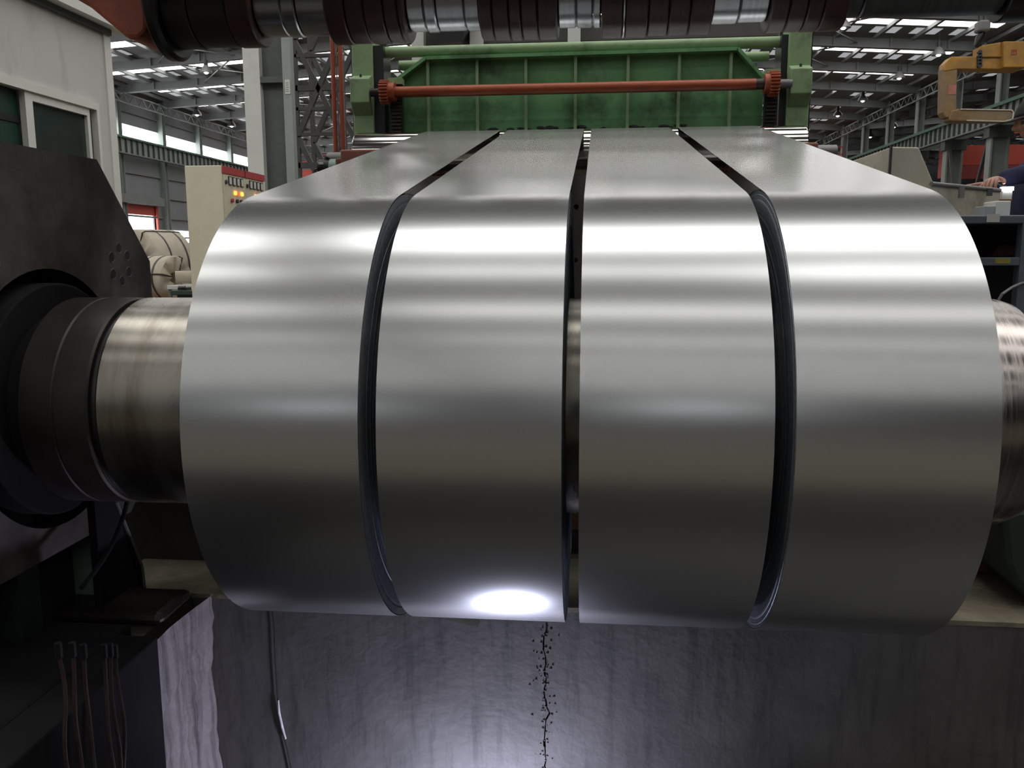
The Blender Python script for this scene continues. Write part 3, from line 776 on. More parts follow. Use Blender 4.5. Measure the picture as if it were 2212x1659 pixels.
# black mast guides above the rack
MB().box(P(822, 120, Y=4.4).x, P(835, 120, Y=4.4).x, 4.40, 4.44, 1.7, 2.05).build('guide_post', m_dkgreen, t)
MB().box(P(1683, 120, Y=4.4).x, P(1700, 120, Y=4.4).x, 4.40, 4.44, 1.7, 2.05).build('guide_post', m_dkgreen, t)

# orange synchronising shaft with pinions
sa_, sb_ = P(853, 199, Y=4.2), P(1632, 182, Y=4.2); sz = (sa_.z+sb_.z)/2
t = thing('lifting_shaft', 'long orange cross shaft with toothed pinions in front of the green panel', 'shaft', (0, 4.2, sz))
MB().cyl((sa_.x, 4.2, sz), (sb_.x, 4.2, sz), .0255, 40).build('shaft_tube', m_orange, t, smooth=True)
def gear(xa, xb, ro):
    nt_ = 22; poly = []
    for i in range(nt_*4):
        q = 2*PI*i/(nt_*4); r_ = ro if (i % 4) in (1, 2) else ro-.011
        poly.append((4.2+r_*math.cos(q), sz+r_*math.sin(q)))
    return MB().prism(poly, 'X', xa, xb)
gl0, gl1 = P(823, 200, Y=4.2).x, P(841, 200, Y=4.2).x
gear(gl0, gl1, .058).build('pinion', m_redarm, t)
MB().cyl((gl1, 4.2, sz), (sa_.x+.002, 4.2, sz), .044, 32).build('hub', m_orange, t, smooth=True)
MB().cyl((gl0-.05, 4.2, sz), (gl0, 4.2, sz), .02, 24).build('shaft_stub', m_collar, t, smooth=True)
gr0, gr1 = P(1661, 185, Y=4.2).x, P(1681, 185, Y=4.2).x
gear(gr0, gr1, .058).build('pinion', m_redarm, t)
MB().cyl((gr0-.022, 4.2, sz), (gr0, 4.2, sz), .044, 32).build('hub', m_redarm, t, smooth=True)
MB().cyl((sb_.x, 4.2, sz), (gr0-.022, 4.2, sz), .024, 24).build('shaft_collar', m_collar, t, smooth=True)
MB().cyl((gr1, 4.2, sz), (gr1+.06, 4.2, sz), .02, 24).build('shaft_stub', m_grey, t, smooth=True)

# ------------------------------------------------------------------ overhead separator arbor
AY, AZ, AR = 2.70, 1.757, .118
t = thing('separator_arbor', 'overhead separator arbor with oxblood rubber and bright steel spacer rings', 'arbor', (0, AY, AZ))
CA = (0, AY, AZ)
def axp(u): return P(u, 85, Y=AY).x
def ring(xa, xb, r, m, name, b=.004):
    return MB().lathe([(xa, .04), (xa, r-b), (xa+b, r), (xb-b, r), (xb, r-b), (xb, .04)], CA, 'X', 72).build(name, m, t, smooth=True, angle=25)
def run(u0, u1, cuts, r, m, name):
    us = [u0]+list(cuts)+[u1]
    for i in range(len(us)-1):
        random.seed(us[i]); ring(axp(us[i])+.0008, axp(us[i+1])-.0008, r+random.uniform(-.002, .0015), m, name)
run(386, 440, (), AR+.001, m_dkrubber, 'rubber_ring')
run(440, 520, (), AR, m_dkrubber, 'rubber_ring')
run(520, 570, (), AR, m_rubber, 'rubber_ring')
run(570, 722, (628, 658), AR-.026, m_ring, 'steel_ring')
run(722, 888, (765, 805, 845, 875), AR, m_rubber, 'rubber_ring')
run(888, 1042, (925, 950, 1010), AR-.030, m_ring, 'steel_ring')
run(1042, 1206, (1070, 1105, 1130, 1165), AR, m_rubber, 'rubber_ring')
run(1206, 1298, (1245, 1280), AR-.030, m_ring, 'steel_ring')
run(1298, 1344, (), AR, m_rubber, 'rubber_ring')
run(1344, 1348, (), AR+.002, m_ring, 'steel_ring')
run(1348, 1532, (1396, 1440, 1484), AR, m_rubber, 'rubber_ring')
run(1532, 1652, (1590,), AR-.030, m_ring, 'steel_ring')
run(1652, 1815, (1690, 1728, 1762), AR, m_rubber, 'rubber_ring')
run(1815, 2150, (1850,), AR-.034, m_shaft, 'end_shaft')
run(2150, 2260, (), AR-.01, m_black, 'end_bearing')
xc0, xc1 = axp(358), axp(386)
MB().lathe([(xc0, .04), (xc0, .140), (xc0+.012, .154), (xc1-.010, .154), (xc1, .142), (xc1, .04)], CA, 'X', 72).build('end_collar', m_black, t, smooth=True, angle=25)
MB().cyl((xc0-.06, AY, AZ), (axp(2260), AY, AZ), .05, 32).build('core_shaft', m_shaft, t, smooth=True)
MB().box(axp(300), axp(2240), 2.20, 2.44, AZ+.02, AZ+.48).build('skylight_block_beam', m_dkgreen, t, bevel=.012)  # unseen beam added to block skylight from the coil tops
for xx in (axp(310), axp(2200)): MB().box(xx-.05, xx+.05, 2.44, AY+.09, AZ+.13, AZ+.33).build('block_beam_hanger', m_dkgreen, t)  # hangers for the added light-blocking beam
# red swing arm on the left
q = [P(x, y_, Y=AY) for (x, y_) in ((345, -40), (345, 80), (328, 97), (303, 96), (285, 80), (225, 30), (165, -5), (120, -40))]
MB().prism([(v.x, v.z) for v in q], 'Y', AY-.08, AY+.10).build('swing_arm', m_redarm, t, bevel=.012)
MB().box(axp(2255), axp(2330), AY-.1, AY+.1, AZ-.16, AZ+.5).build('right_arm', m_collar, t, bevel=.01)

# ------------------------------------------------------------------ column, mast and pipes on the left
CK = 14.6
def cx(u): return P(u, 250, Y=CK).x
c0_, c1_, c2_, c3_ = cx(530), cx(565), cx(614), cx(632)
t = thing('steel_column', 'tall grey steel column with a pale flange face, left of the lattice mast', 'column', ((c0_+c3_)/2, CK, 0))
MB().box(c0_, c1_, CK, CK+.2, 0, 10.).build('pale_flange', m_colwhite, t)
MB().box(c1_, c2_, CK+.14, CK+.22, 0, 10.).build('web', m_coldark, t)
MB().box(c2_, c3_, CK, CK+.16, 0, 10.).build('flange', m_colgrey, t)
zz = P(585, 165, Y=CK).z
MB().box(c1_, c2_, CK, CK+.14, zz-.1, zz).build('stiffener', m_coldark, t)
n0, n1 = P(615, 172, Y=CK-.01), P(627, 203, Y=CK-.01)
pn = thing('paper_notice', 'small white paper notice stuck on the grey column', 'notice', (n0.x, CK-.01, n1.z))
MB().box(n0.x, n1.x, CK-.012, CK-.002, n1.z, n0.z).build('sheet', m_white, pn)
tx = MB()
for i in range(5): tx.box(n0.x+.015, n1.x-.02-.008*(i % 2), CK-.015, CK-.012, n0.z-.06-.034*i, n0.z-.05-.034*i)
tx.build('print_line', m_grey, pn)
# lattice mast
MK = 16.2
def mp(u, v): q = P(u, v, Y=MK); return (q.x, q.z)
t = thing('lattice_mast', 'dark lattice steel mast with crossed braces behind the orange pipes', 'lattice mast', (mp(690, 200)[0], MK, 0))
ml, mr_ = mp(640, 200)[0], mp(738, 200)[0]
lv = [mp(690, v)[1] for v in (505, 400, 295, 190, 85, -20, -125)]
for x in (ml, mr_):
    for y_ in (MK, MK+.9): MB().box(x-.04, x+.04, y_-.04, y_+.04, 0, 9.5).build('chord', m_lattice, t)
for i in range(0, len(lv)-1, 2):
    z0_, z1_ = lv[i], lv[min(i+2, len(lv)-1)]
    for y_ in (MK, MK+.9):
        MB().bar((ml, y_, z0_), (mr_, y_, z1_), .09, .09).build('brace', m_lattice, t)
        MB().bar((mr_, y_, z0_), (ml, y_, z1_), .09, .09).build('brace', m_lattice, t)
for v in (120, 190, 235, 290, 357):
    z_ = mp(690, v)[1]; MB().bar((ml, MK, z_), (mr_, MK, z_), .08, .10 if v in (190, 357) else .06).build('strut', m_lattice, t)
# orange pipes
for i, (u0, u1, lab) in enumerate(((716, 726, 'left one of two thin orange-red pipes beside the green upright'), (735, 742, 'right one of two thin orange-red pipes beside the green upright'))):
    b_ = P(u1, 345, Y=4.6); x = b_.x
    t = thing('conduit_pipe', lab, 'pipe', (x, 4.6, 0), 'orange pipes beside the green frame')
    MB().cyl((x, 4.6, 0), (x, 4.6, 2.9), .0118, 20).build('pipe', m_orpipe, t, smooth=True)
    MB().cyl((x+.0185, 4.605, 0), (x+.0185, 4.605, 2.9), .003, 8).build('clip_rail', m_ring, t, smooth=True)
    MB().cyl((x, 4.6, .6), (x, 4.6, .64), .018, 20).build('pipe_joint', m_orpipe, t, smooth=True)

# dark machine hood and posts behind the green frame
t = thing('rear_hood', 'dark sheet hood with pale posts high behind the green frame', 'machine hood', (-.8, 7.0, 0))
h0, h1 = P(932, 72, Y=7.), P(1012, 98, Y=7.)
MB().prism([(h0.x, h0.z+.2), (h1.x+.05, h0.z+.2), (h1.x-.06, h1.z+.03), (h0.x+.05, h1.z+.03)], 'Y', 7.0, 7.4).build('hood', m_black, t)
for u in (905, 1030, 1240):
    q = P(u, 110, Y=7.2); MB().box(q.x-.05, q.x+.05, 7.15, 7.25, 0, 3.4).build('post', m_colwhite, t)
q0, q1 = P(890, 80, Y=7.3), P(1700, 70, Y=7.3)
MB().box(q0.x, q1.x, 7.3, 7.4, q1.z-.02, q1.z+.12).build('cross_beam', m_lattice, t)

# ------------------------------------------------------------------ cabin on the left
XC = -3.4
t = thing('operator_cabin', 'white panelled operator cabin with a sliding window, upper left', 'cabin', (XC-1, 3.8, 0))
yc1 = 5.93
wy0, wy1, wz1, wz0 = 3.2, P(206, 223, X=XC).y, P(206, 223, X=XC).z, 1.0
cab = MB(); cab.box(XC-.06, XC, 1.0, wy0, 0, 2.52); cab.box(XC-.06, XC, wy1, yc1, 0, 2.52); cab.box(XC-.06, XC, wy0, wy1, wz1, 2.52); cab.box(XC-.06, XC, wy0, wy1, 0, wz0)
cab.build('wall_panel', m_cabin, t)
MB().box(XC-2.2, XC-.06, yc1-.06, yc1, 0, 2.52).build('end_panel', m_cabin, t)
MB().box(XC-2.2, XC-2.1, 1.0, yc1, 0, 2.52).build('rear_panel', m_cabin, t)
MB().box(XC-.02, XC+.012, yc1-.07, yc1+.012, 0, 2.50).build('corner_trim', m_frame, t)
MB().box(XC-2.3, XC+.10, .9, yc1+.14, 2.54, 2.60).build('roof_eave', m_frame, t)
MB().box(XC-.02, XC+.03, 1.0, yc1, 2.50, 2.54).build('eave_shade_strip', m_coldark, t)  # dark strip painting in the shade under the eave
MB().box(XC-.02, XC+.025, wy0, wy1, wz1-.05, wz1).build('window_frame', m_frame, t)
MB().box(XC-.02, XC+.025, wy1-.03, wy1, wz0, wz1-.05).build('window_frame', m_frame, t)
MB().box(XC-.02, XC+.025, wy0, wy1, wz0, wz0+.05).build('window_frame', m_frame, t)
ys0, ys1 = P(50, 200, X=XC).y, P(66, 200, X=XC).y; ys2 = P(186, 250, X=XC).y
s_ = MB(); s_.box(XC-.03, XC+.008, ys0, ys1, wz0, wz1-.05); s_.box(XC-.03, XC+.008, ys2, ys2+.03, wz0, wz1-.05); s_.box(XC-.03, XC+.008, ys1, ys2, wz1-.10, wz1-.05)
sash = s_.build('sliding_sash', m_frame, t)
MB().box(XC-.02, XC-.015, ys1, ys2, wz0, wz1-.10).build('sash_glass', m_glass, sash)
MB().box(XC-.05, XC-.045, wy0, ys0, wz0, wz1-.05).build('fixed_glass', m_glass2, t)
MB().box(XC-.044, XC-.036, wy0, ys0, wz1-.24, wz1-.2).build('blind_rail', m_black, t)

# ------------------------------------------------------------------ control cabinet
ka, kb = P(398, 358, Y=11.6), P(478, 363, Y=11.6); kc = P(569, 386, X=kb.x)
t = thing('control_cabinet', 'beige electrical control cabinet with red top band, meters and lamps', 'control cabinet', ((ka.x+kb.x)/2, 12., 0))
KH = ka.z
MB().box(ka.x, kb.x, 11.6, kc.y, 0.0, KH).build('body', m_beige, t, bevel=.01)
ym = (11.6+kc.y)/2
for i, (y0_, y1_) in enumerate(((11.63, ym-.01), (ym+.01, kc.y-.03))):
    d = MB().box(kb.x, kb.x+.02, y0_, y1_, .1, KH-.12).build('door', m_beige, t)
    MB().box(kb.x+.001, kb.x+.022, y0_-.02, y1_+.02, KH-.10, KH-.005).build('red_band', m_red, t)
    wdt = y1_-y0_
    zmt = P(508, 392, X=kb.x).z
    for j in range(4):
        yy = y0_+wdt*(.24+.19*j)
        mm = MB().box(kb.x+.02, kb.x+.035, yy-.045, yy+.045, zmt-.07, zmt+.05).build('meter', m_dark, d)
        MB().box(kb.x+.035, kb.x+.037, yy-.035, yy+.035, zmt-.058, zmt+.038).build('meter_face', m_white, d)
    for j, (yo, nm, cc) in enumerate(((.46, 'amber', (1, .42, .05)), (.56, 'red', (1, .06, .04)), (.78, 'amber', (1, .42, .05)))):
        yy = y0_+wdt*yo
        MB().cyl((kb.x+.02, yy, zmt-.17), (kb.x+.045, yy, zmt-.17), .03, 12).build('indicator_lamp', mat('glow_'+nm, cc, var=0, emit=2.2 if nm == 'amber' else 1.3), d)
    for j, yo in enumerate((.28, .52, .72)):
        yy = y0_+wdt*yo
        MB().cyl((kb.x+.02, yy, zmt-.28), (kb.x+.05, yy, zmt-.28), .028, 10).build('switch_knob', m_red if j == 0 else m_dark, d)
    MB().box(kb.x+.02, kb.x+.03, y0_+wdt*.4, y0_+wdt*.8, zmt-.95, zmt-.5).build('display_panel', m_dark, d)
    MB().box(kb.x+.03, kb.x+.033, y0_+wdt*.48, y0_+wdt*.58, zmt-.9, zmt-.6).build('display_sheet', m_white, d)
    MB().cyl((kb.x+.02, y0_+.04, KH-.22), (kb.x+.04, y0_+.04, KH-.22), .03, 8).build('door_lock', m_dark, d)

# ------------------------------------------------------------------ wrapped coils on the floor at the left
def wrapped_coil(c, axis, R, Lh, label, folds, hole=.35, n=48):
    axis = Vector(axis).normalized(); e1 = axis.cross(Vector((0, 0, 1))).normalized(); e2 = e1.cross(axis)
    t = thing('wrapped_coil', label, 'wrapped coil', (c[0], c[1], c[2]-R), 'wrapped coils standing on the floor')
    c = Vector(c); mb = MB(); random.seed(int(R*100))
    prof = [(-Lh, hole*R), (-Lh-.01, .7*R), (-Lh, .95*R), (-Lh+.04, R), (Lh-.04, R), (Lh, .95*R), (Lh+.01, .7*R), (Lh, hole*R), (Lh-.1, hole*R*.95), (-Lh+.1, hole*R*.95)]
    for j, (a_, r_) in enumerate(prof):
        for k in range(n):
            q = 2*PI*k/n; wv = .07*R*math.sin(k*folds*2*PI/n+j)*(1 if j in (0, 1, 6, 7) else 0)*random.uniform(.5, 1.5)
            mb.v.append(c+axis*(a_+wv)+(e1*math.cos(q)+e2*math.sin(q))*r_)
    m_ = len(prof)
    for j in range(m_):
        for k in range(n): mb.f.append((j*n+k, j*n+(k+1) % n, ((j+1) % m_)*n+(k+1) % n, ((j+1) % m_)*n+k))
    mb.build('wrapping', m_wrap, t, smooth=True, angle=70)
    for a_ in (-Lh*.55, Lh*.35):                      # steel straps around the girth
        s = MB(); nn = 48
        for aa in (a_-.02, a_+.02):
            for k in range(nn): q = 2*PI*k/nn; s.v.append(c+axis*aa+(e1*math.cos(q)+e2*math.sin(q))*(R+.004))
        for k in range(nn): s.f.append((k, (k+1) % nn, nn+(k+1) % nn, nn+k))
        s.build('strap', m_strap, t)
    for q in (.2, PI*.62, PI*1.3):                    # straps through the eye
        d = e1*math.cos(q)+e2*math.sin(q); s = MB()
        s.tube([c-axis*(Lh+.02)+d*(hole*R), c-axis*(Lh+.02)+d*(R*.97), c-axis*(Lh-.03)+d*(R+.006), c+axis*(Lh-.03)+d*(R+.006), c+axis*(Lh+.02)+d*(R*.97), c+axis*(Lh+.02)+d*(hole*R)], .013, 6)
        s.build('strap', m_strap, t)
    return t
q = P(338, 612, Y=16.5)
wrapped_coil((q.x, 16.5, .74), (-.42, -.9, 0), .74, .42, 'large cream wrapped coil standing beyond the dark head plate', 11)
q = P(355, 606, Y=13.4)
wrapped_coil((q.x, 13.4, .36+.25), (1, -.28, 0), .36, .26, 'small cream wrapped coil with crossed straps, in front of the large one', 7)
q = P(352, 645, Y=13.4)
tag(MB().box(q.x-.5, q.x+.55, 13.0, 13.8, 0, .245).build('timber_pallet', mat('pallet_wood', (.32, .2, .11), var=.2), bevel=.01), 'low wooden pallet under the small wrapped coil', 'pallet')
q = P(398, 598, Y=12.6)
t = thing('paper_roll', 'short roll of brown-edged paper lying on the bench beside the beige cabinet', 'paper roll', (q.x, 12.6, q.z-.09))
MB().cyl((q.x-.14, 12.6, q.z), (q.x+.2, 12.75, q.z), .09, 24).build('roll', m_wrap, t, smooth=True)
MB().cyl((q.x-.143, 12.599, q.z), (q.x-.14, 12.6, q.z), .092, 24).build('roll_end', mat('cardboard', (.3, .19, .11), var=.15), t)
q2 = P(400, 618, Y=12.6)
t = thing('work_bench', 'small grey work bench with a vise beside the beige cabinet', 'bench', (q2.x, 12.6, 0))
MB().box(q2.x-.16, q2.x+.45, 12.35, 12.95, q2.z-.04, q2.z+.02).build('bench_top', m_white, t, bevel=.005)
for (dx, dy) in ((-.14, 12.38), (.42, 12.38), (-.14, 12.9), (.42, 12.9)): MB().box(q2.x+dx-.02, q2.x+dx+.02, dy, dy+.04, 0, q2.z-.04).build('leg', m_grey, t)
q3 = P(400, 631, Y=12.0)
t = thing('bench_vise', 'dark green bench vise in front of the small bench', 'vise', (q3.x, 12.0, 0))
MB().box(q3.x-.18, q3.x+.2, 11.9, 12.15, q3.z-.04, q3.z+.03).build('vise_base', m_dkgreen, t, bevel=.01)
MB().box(q3.x-.09, q3.x+.05, 11.95, 12.1, q3.z+.03, q3.z+.07).build('vise_jaw', m_dark, t, bevel=.006)
MB().cyl((q3.x-.06, 11.93, q3.z+.08), (q3.x+.04, 11.93, q3.z+.08), .018, 10).build('vise_screw', m_grey, t)
MB().box(q3.x-.1, q3.x+.12, 11.95, 12.1, 0, q3.z-.04).build('vise_pedestal', m_dark, t)

# ------------------------------------------------------------------ right side: yellow C-hook
HY = 14.0
def hp(u, v): p = P(u, v, Y=HY); return (p.x, p.z)
t = thing('coil_hook', 'yellow C-shaped coil lifting hook hanging from a crane, upper right', 'lifting hook', (P(2110, 200, Y=HY).x, HY, hp(2100, 262)[1]))
MB().prism([hp(2032, 158), hp(2035, 140), (hp(2048, 126)), hp(2200, 124), hp(2200, 153), hp(2062, 153)], 'Y', HY-.12, HY+.12).build('top_beam', m_yellow, t, bevel=.015)
MB().prism([hp(2032, 150), hp(2062, 152), hp(2060, 240), hp(2050, 258), hp(2036, 256), hp(2030, 245)], 'Y', HY-.11, HY+.11).build('back_arm', m_yworn, t, bevel=.015)
MB().prism([hp(2042, 262), hp(2046, 242), hp(2062, 238), hp(2176, 241), hp(2180, 246), hp(2178, 260), hp(2160, 265), hp(2050, 265)], 'Y', HY-.13, HY+.13).build('lower_arm', m_yworn, t, bevel=.02)
e = MB(); ed = [hp(2066, 239), hp(2176, 241), hp(2180, 246), hp(2178, 260), hp(2160, 265), hp(2080, 263)]
for i in range(len(ed)-1): e.bar((ed[i][0], HY-.135, ed[i][1]), (ed[i+1][0], HY-.135, ed[i+1][1]), .02, .016)
e.build('worn_edge', mat('bare_edge', (.55, .5, .42), rough=.4, var=.2), t)
MB().prism([hp(2110, 104), hp(2152, 96), hp(2155, 128), hp(2110, 128)], 'Y', HY-.15, HY+.15).build('lifting_lug', m_yellow, t, bevel=.01)
cw = MB().prism([hp(2153, 97), hp(2203, 97), hp(2203, 152), hp(2153, 152)], 'Y', HY-.22, HY+.22).build('counterweight', m_yellow, t, bevel=.01)
mk = MB()                                              # painted red mark on the counterweight
for (u0, v0, u1, v1) in ((2170, 115, 2180, 115), (2170, 118.5, 2180, 118.5), (2169, 125, 2181, 125), (2170, 115, 2170, 125), (2175, 115, 2175, 125), (2180, 115, 2180, 125)):
    a_, b_ = hp(u0, v0), hp(u1, v1); mk.bar((a_[0], HY-.222, a_[1]), (b_[0], HY-.222, b_[1]), .004, .009)
mk.build('red_mark', m_red, cw)
a_, b_ = hp(2042, 187), hp(2058, 207)
MB().box(a_[0], b_[0], HY-.116, HY-.111, b_[1], a_[1]).build('load_plate', mat('faded_red_plate', (.42, .17, .12), var=.2), t)
a_, b_ = hp(2104, 112), hp(2110, 148)
for j in range(5):
    c = (hp(2107, 118+j*7)); MB().cyl((c[0], HY-.16, c[1]), (c[0], HY-.12, c[1]), .035, 10).build('chain_link', m_dark, t)
t = thing('crane_hook_block', 'grey crane hook block with dark hook holding the yellow coil hook', 'hook block', (hp(2125, 50)[0], HY, hp(2125, 100)[1]))
a_, b_ = hp(2110, 46), hp(2134, 70)
MB().box(a_[0], b_[0], HY-.1, HY+.1, b_[1], a_[1]).build('block_cheek', m_grey, t, bevel=.03)
c0, c1 = hp(2122, 70), hp(2120, 105)
MB().tube([(c0[0], HY, c0[1]), (c0[0]-.04, HY, c0[1]-.09), (c1[0]-.06, HY, c1[1]+.06), (c1[0], HY, c1[1]), (c1[0]+.07, HY, c1[1]+.06)], [.05, .055, .05, .045, .02], 10).build('hook', m_black, t, smooth=True)
rp = MB()
for dx in (-.07, 0, .07): rp.cyl((c0[0]+dx, HY, a_[1]-.05), (c0[0]+dx, HY, 9.6), .012, 6)
rp.build('wire_ropes', m_dark, t)

# ------------------------------------------------------------------ console, tray, bench
CY = 4.5
def cp(u, v): p = P(u, v, Y=CY); return (p.x, p.z)
t = thing('machine_console', 'beige sheet metal machine console with a shallow tray, right of the strips', 'console', (cp(1980, 400)[0], 5.0, 0))
bx0 = cp(1925, 317)
MB().prism([bx0, cp(1985, 318), cp(2019, 400), (cp(2019, 400)[0], .0), (bx0[0], .0)], 'Y', CY, 6.1).build('tall_housing', m_beige2, t, bevel=.006)
MB().box(bx0[0]-.004, bx0[0]+.006, CY-.004, CY+.012, .3, bx0[1]).build('corner_seam', m_dark, t)
ra, rb = P(2012, 397, Y=4.48), P(2160, 411, Y=4.86)
MB().tube([ra, rb], .011, 10).build('tray_rail', m_grey, t, smooth=True)
n_ = (rb-ra).normalized()
mb = MB()
lo_ = [Vector((ra.x-.1, ra.y-.03, ra.z-.4)), Vector((P(2095, 474, Y=4.7).x, 4.7, P(2095, 474, Y=4.7).z)), P(2158, 434, Y=4.86)]
mb.quad(Vector((ra.x-.1, ra.y-.03, ra.z-.01)), ra-Vector((0, 0, .01)), rb-Vector((0, 0, .01)), lo_[2], lo_[1], lo_[0])
bk = [v+Vector((-.08, .3, 0)) for v in (Vector((ra.x-.1, ra.y-.03, ra.z-.01)), ra-Vector((0, 0, .01)), rb-Vector((0, 0, .01)), lo_[2], lo_[1], lo_[0])]
mb.quad(*bk[::-1])
fr_ = [Vector((ra.x-.1, ra.y-.03, ra.z-.01)), ra-Vector((0, 0, .01)), rb-Vector((0, 0, .01)), lo_[2], lo_[1], lo_[0]]
for i in range(6): mb.quad(fr_[i], bk[i], bk[(i+1) % 6], fr_[(i+1) % 6])
mb.build('tray_front', m_beige2, t)
for (u, v0, v1, m_, nm) in ((2074, 405, 428, m_grey, 'tray_hinge'), (2134, 408, 424, m_ring, 'tray_latch')):
    p = P(u, v0, Y=4.6 if u < 2100 else 4.76); q = P(u, v1, Y=p.y)
    MB().box(p.x-.012, p.x+.012, p.y-.03, p.y-.012, q.z, p.z).build(nm, m_, t)
p = P(2170, 380, Y=4.9)
a_, b_ = P(2164, 404, Y=4.9), P(2186, 412, Y=4.9)
tl_ = thing('task_light', 'short bright white LED light bar beside the worker', 'light', (a_.x, 4.9, b_.z-.06))
MB().box(a_.x, b_.x, 4.88, 4.92, b_.z, a_.z).build('led_tube', m_tubew, tl_)
MB().box(a_.x+.002, b_.x-.002, 4.89, 4.92, b_.z-.045, b_.z).build('light_housing', m_white, tl_)
MB().box(a_.x, b_.x-.002, 4.885, 4.925, b_.z-.055, b_.z-.045).build('wood_base', mat('brown_base', (.25, .12, .05), var=.2), tl_)
btz = P(2150, 465, Y=3.3).z+.001
a_, b_ = P(2152, 434, Y=4.2), P(2182, 465, Y=4.2)
tag(MB().box(a_.x, b_.x, 4.2, 4.33, btz, a_.z).build('white_carton', m_white, bevel=.004), 'white ribbed carton standing on the bench in front of the worker', 'carton')
a_, b_ = P(2127, 445, Y=4.2), P(2149, 466, Y=4.2)
tag(MB().box(a_.x, b_.x, 4.2, 4.3, btz, a_.z).build('grey_box', mat('pale_grey_box', (.33, .34, .34), var=.1), bevel=.003), 'small grey box between the console tray and the white carton', 'box')

BY = 3.3
def bp(u, v): p = P(u, v, Y=BY); return (p.x, p.z)
t = thing('steel_bench', 'dark blue-grey steel bench frame with open shelves at the right edge', 'bench', (bp(2180, 600)[0], 3.6, 0))
tz = bp(2150, 465)[1]; x0 = bp(2050, 470)[0]; x1 = bp(2300, 470)[0]+.75
MB().box(x0, x1, BY, BY+1.1, tz-.03, tz).build('bench_top', m_bench, t, bevel=.004)
mz = bp(2150, 556)[1]
md = MB().box(x0, x1, BY, BY+.05, mz-.03, mz).build('mid_rail', m_bench, t, bevel=.003)
a_, b_ = bp(2150, 558), bp(2182, 570)
MB().box(a_[0], b_[0], BY-.001, BY, b_[1]+.002, a_[1]).build('yellow_tape', mat('faded_yellow_tape', (.34, .28, .06), var=.25, scale=20), md)
MB().box(x0, x1, BY+.02, BY+1.05, mz-.012, mz-.006).build('shelf', m_benchdk, t)
px = bp(2203, 560)[0]
MB().box(px, px+.04, BY-.002, BY+.04, 0, tz-.03).build('leg', m_bench, t)
MB().box(x0+.02, x0+.06, BY, BY+.04, 0, tz-.03).build('leg', m_bench, t)
MB().box(px, px+.04, BY+1.0, BY+1.04, 0, tz-.03).build('leg', m_bench, t)
MB().box(x0, x1, BY+.5, BY+.52, 0, tz-.03).build('back_panel', m_benchdk, t)
a_, b_ = bp(2132, 465), bp(2158, 480)
tag(MB().box(a_[0], b_[0], BY-.004, BY-.001, b_[1], a_[1]+.004).build('paper_tag', m_white), 'torn white paper stuck over the front edge of the dark bench', 'paper')
q = P(2178, 540, Y=BY+.3)
t = thing('rusty_lump', 'dim rust-brown casting on the middle shelf of the dark bench', 'casting', (q.x, q.y, mz))
MB().prism([(q.x-.06, mz), (q.x+.05, mz), (q.x+.055, mz+.03), (q.x+.01, mz+.05), (q.x-.04, mz+.045)], 'Y', q.y, q.y+.08).build('casting_body', mat('rust_casting', (.16, .07, .035), var=.35), t, bevel=.008)
a_ = P(2165, 635, Y=3.2); b_ = P(2205, 612, Y=3.29)
tag(MB().tube([b_+Vector((.02, 0, .002)), b_, a_.lerp(b_, .5)+Vector((0, 0, .004)), a_, a_+Vector((-.03, 0, -.06)), a_+Vector((-.04, 0, -.3)), Vector((a_.x-.03, 3.2, .03)), Vector((a_.x+.02, 3.22, .006)), Vector((a_.x+.3, 3.3, .006))], .005, 8).build('grey_cable', m_grey, smooth=True), 'thin grey cable drooping from the dark bench leg to the floor', 'cable')

# low dark guard behind the recoiler, left of the coils
tag(MB().box(-3.2, -1.0, 2.56, 2.62, 0.006, .62).build('floor_guard', mat('guard_brown', (.045, .036, .03), rough=.65, var=.35, scale=5)), 'dark brown low guard plate standing behind the mandrel at the left', 'guard plate')
# green outboard support at lower right
t = thing('outboard_support', 'dark green cast outboard support block at the lower right edge', 'support', (1.25, 2.45, 0))
o0 = P(2152, 1140, Y=2.4); 
MB().prism([(P(2150, 1135, Y=2.4).x, .30), (1.75, .34), (1.75, .007), (P(2240, 1300, Y=2.4).x, .007), (P(2180, 1240, Y=2.4).x, .09), (P(2166, 1200, Y=2.4).x, .14)], 'Y', 2.38, 2.9).build('support_body', m_dkgreen, t, bevel=.02)
q = P(2140, 1215, Y=2.62)
t = thing('floor_clutter_box', 'dull red-brown box on the floor beside the green support', 'box', (q.x, 2.66, .006))
MB().box(q.x-.3, q.x+.2, 2.66, 2.72, .006, .12).build('box_body', m_brown, t, bevel=.006)
MB().cyl((q.x-.02, 2.64, .15), (q.x+.06, 2.68, .15), .03, 16).build('grey_valve', m_dark, t, smooth=True)

# ------------------------------------------------------------------ the worker
def skin_mesh(name, nodes, edges, m, parent, root=0, sub=2):
    base = world_loc(parent)
    me = bpy.data.meshes.new(name); me.from_pydata([Vector(n[0])-base for n in nodes], edges, []); me.update()
    o = bpy.data.objects.new(name, me); COL.objects.link(o); o.parent = parent
    s = o.modifiers.new('skin', 'SKIN'); s.use_smooth_shade = True
    for i, n in enumerate(nodes):
        d = me.skin_vertices[0].data[i]; r = n[1]; d.radius = r if isinstance(r, tuple) else (r, r); d.use_root = (i == root)
    ss = o.modifiers.new('sub', 'SUBSURF'); ss.levels = sub; ss.render_levels = sub
    me.materials.append(m)
    return o
ey = P(2203, 262, Y=5.2)                               # eye of the worker, looking down to the left
HX, HYY, HZ = ey.x+.085, 5.2, ey.z+.005                # centre of the head
pz0 = 0.0
t = thing('person', 'worker in a dark navy jacket and black cap reaching over the console tray', 'person', (HX+.06, HYY, 0))
hand = P(2139, 396, Y=4.95)
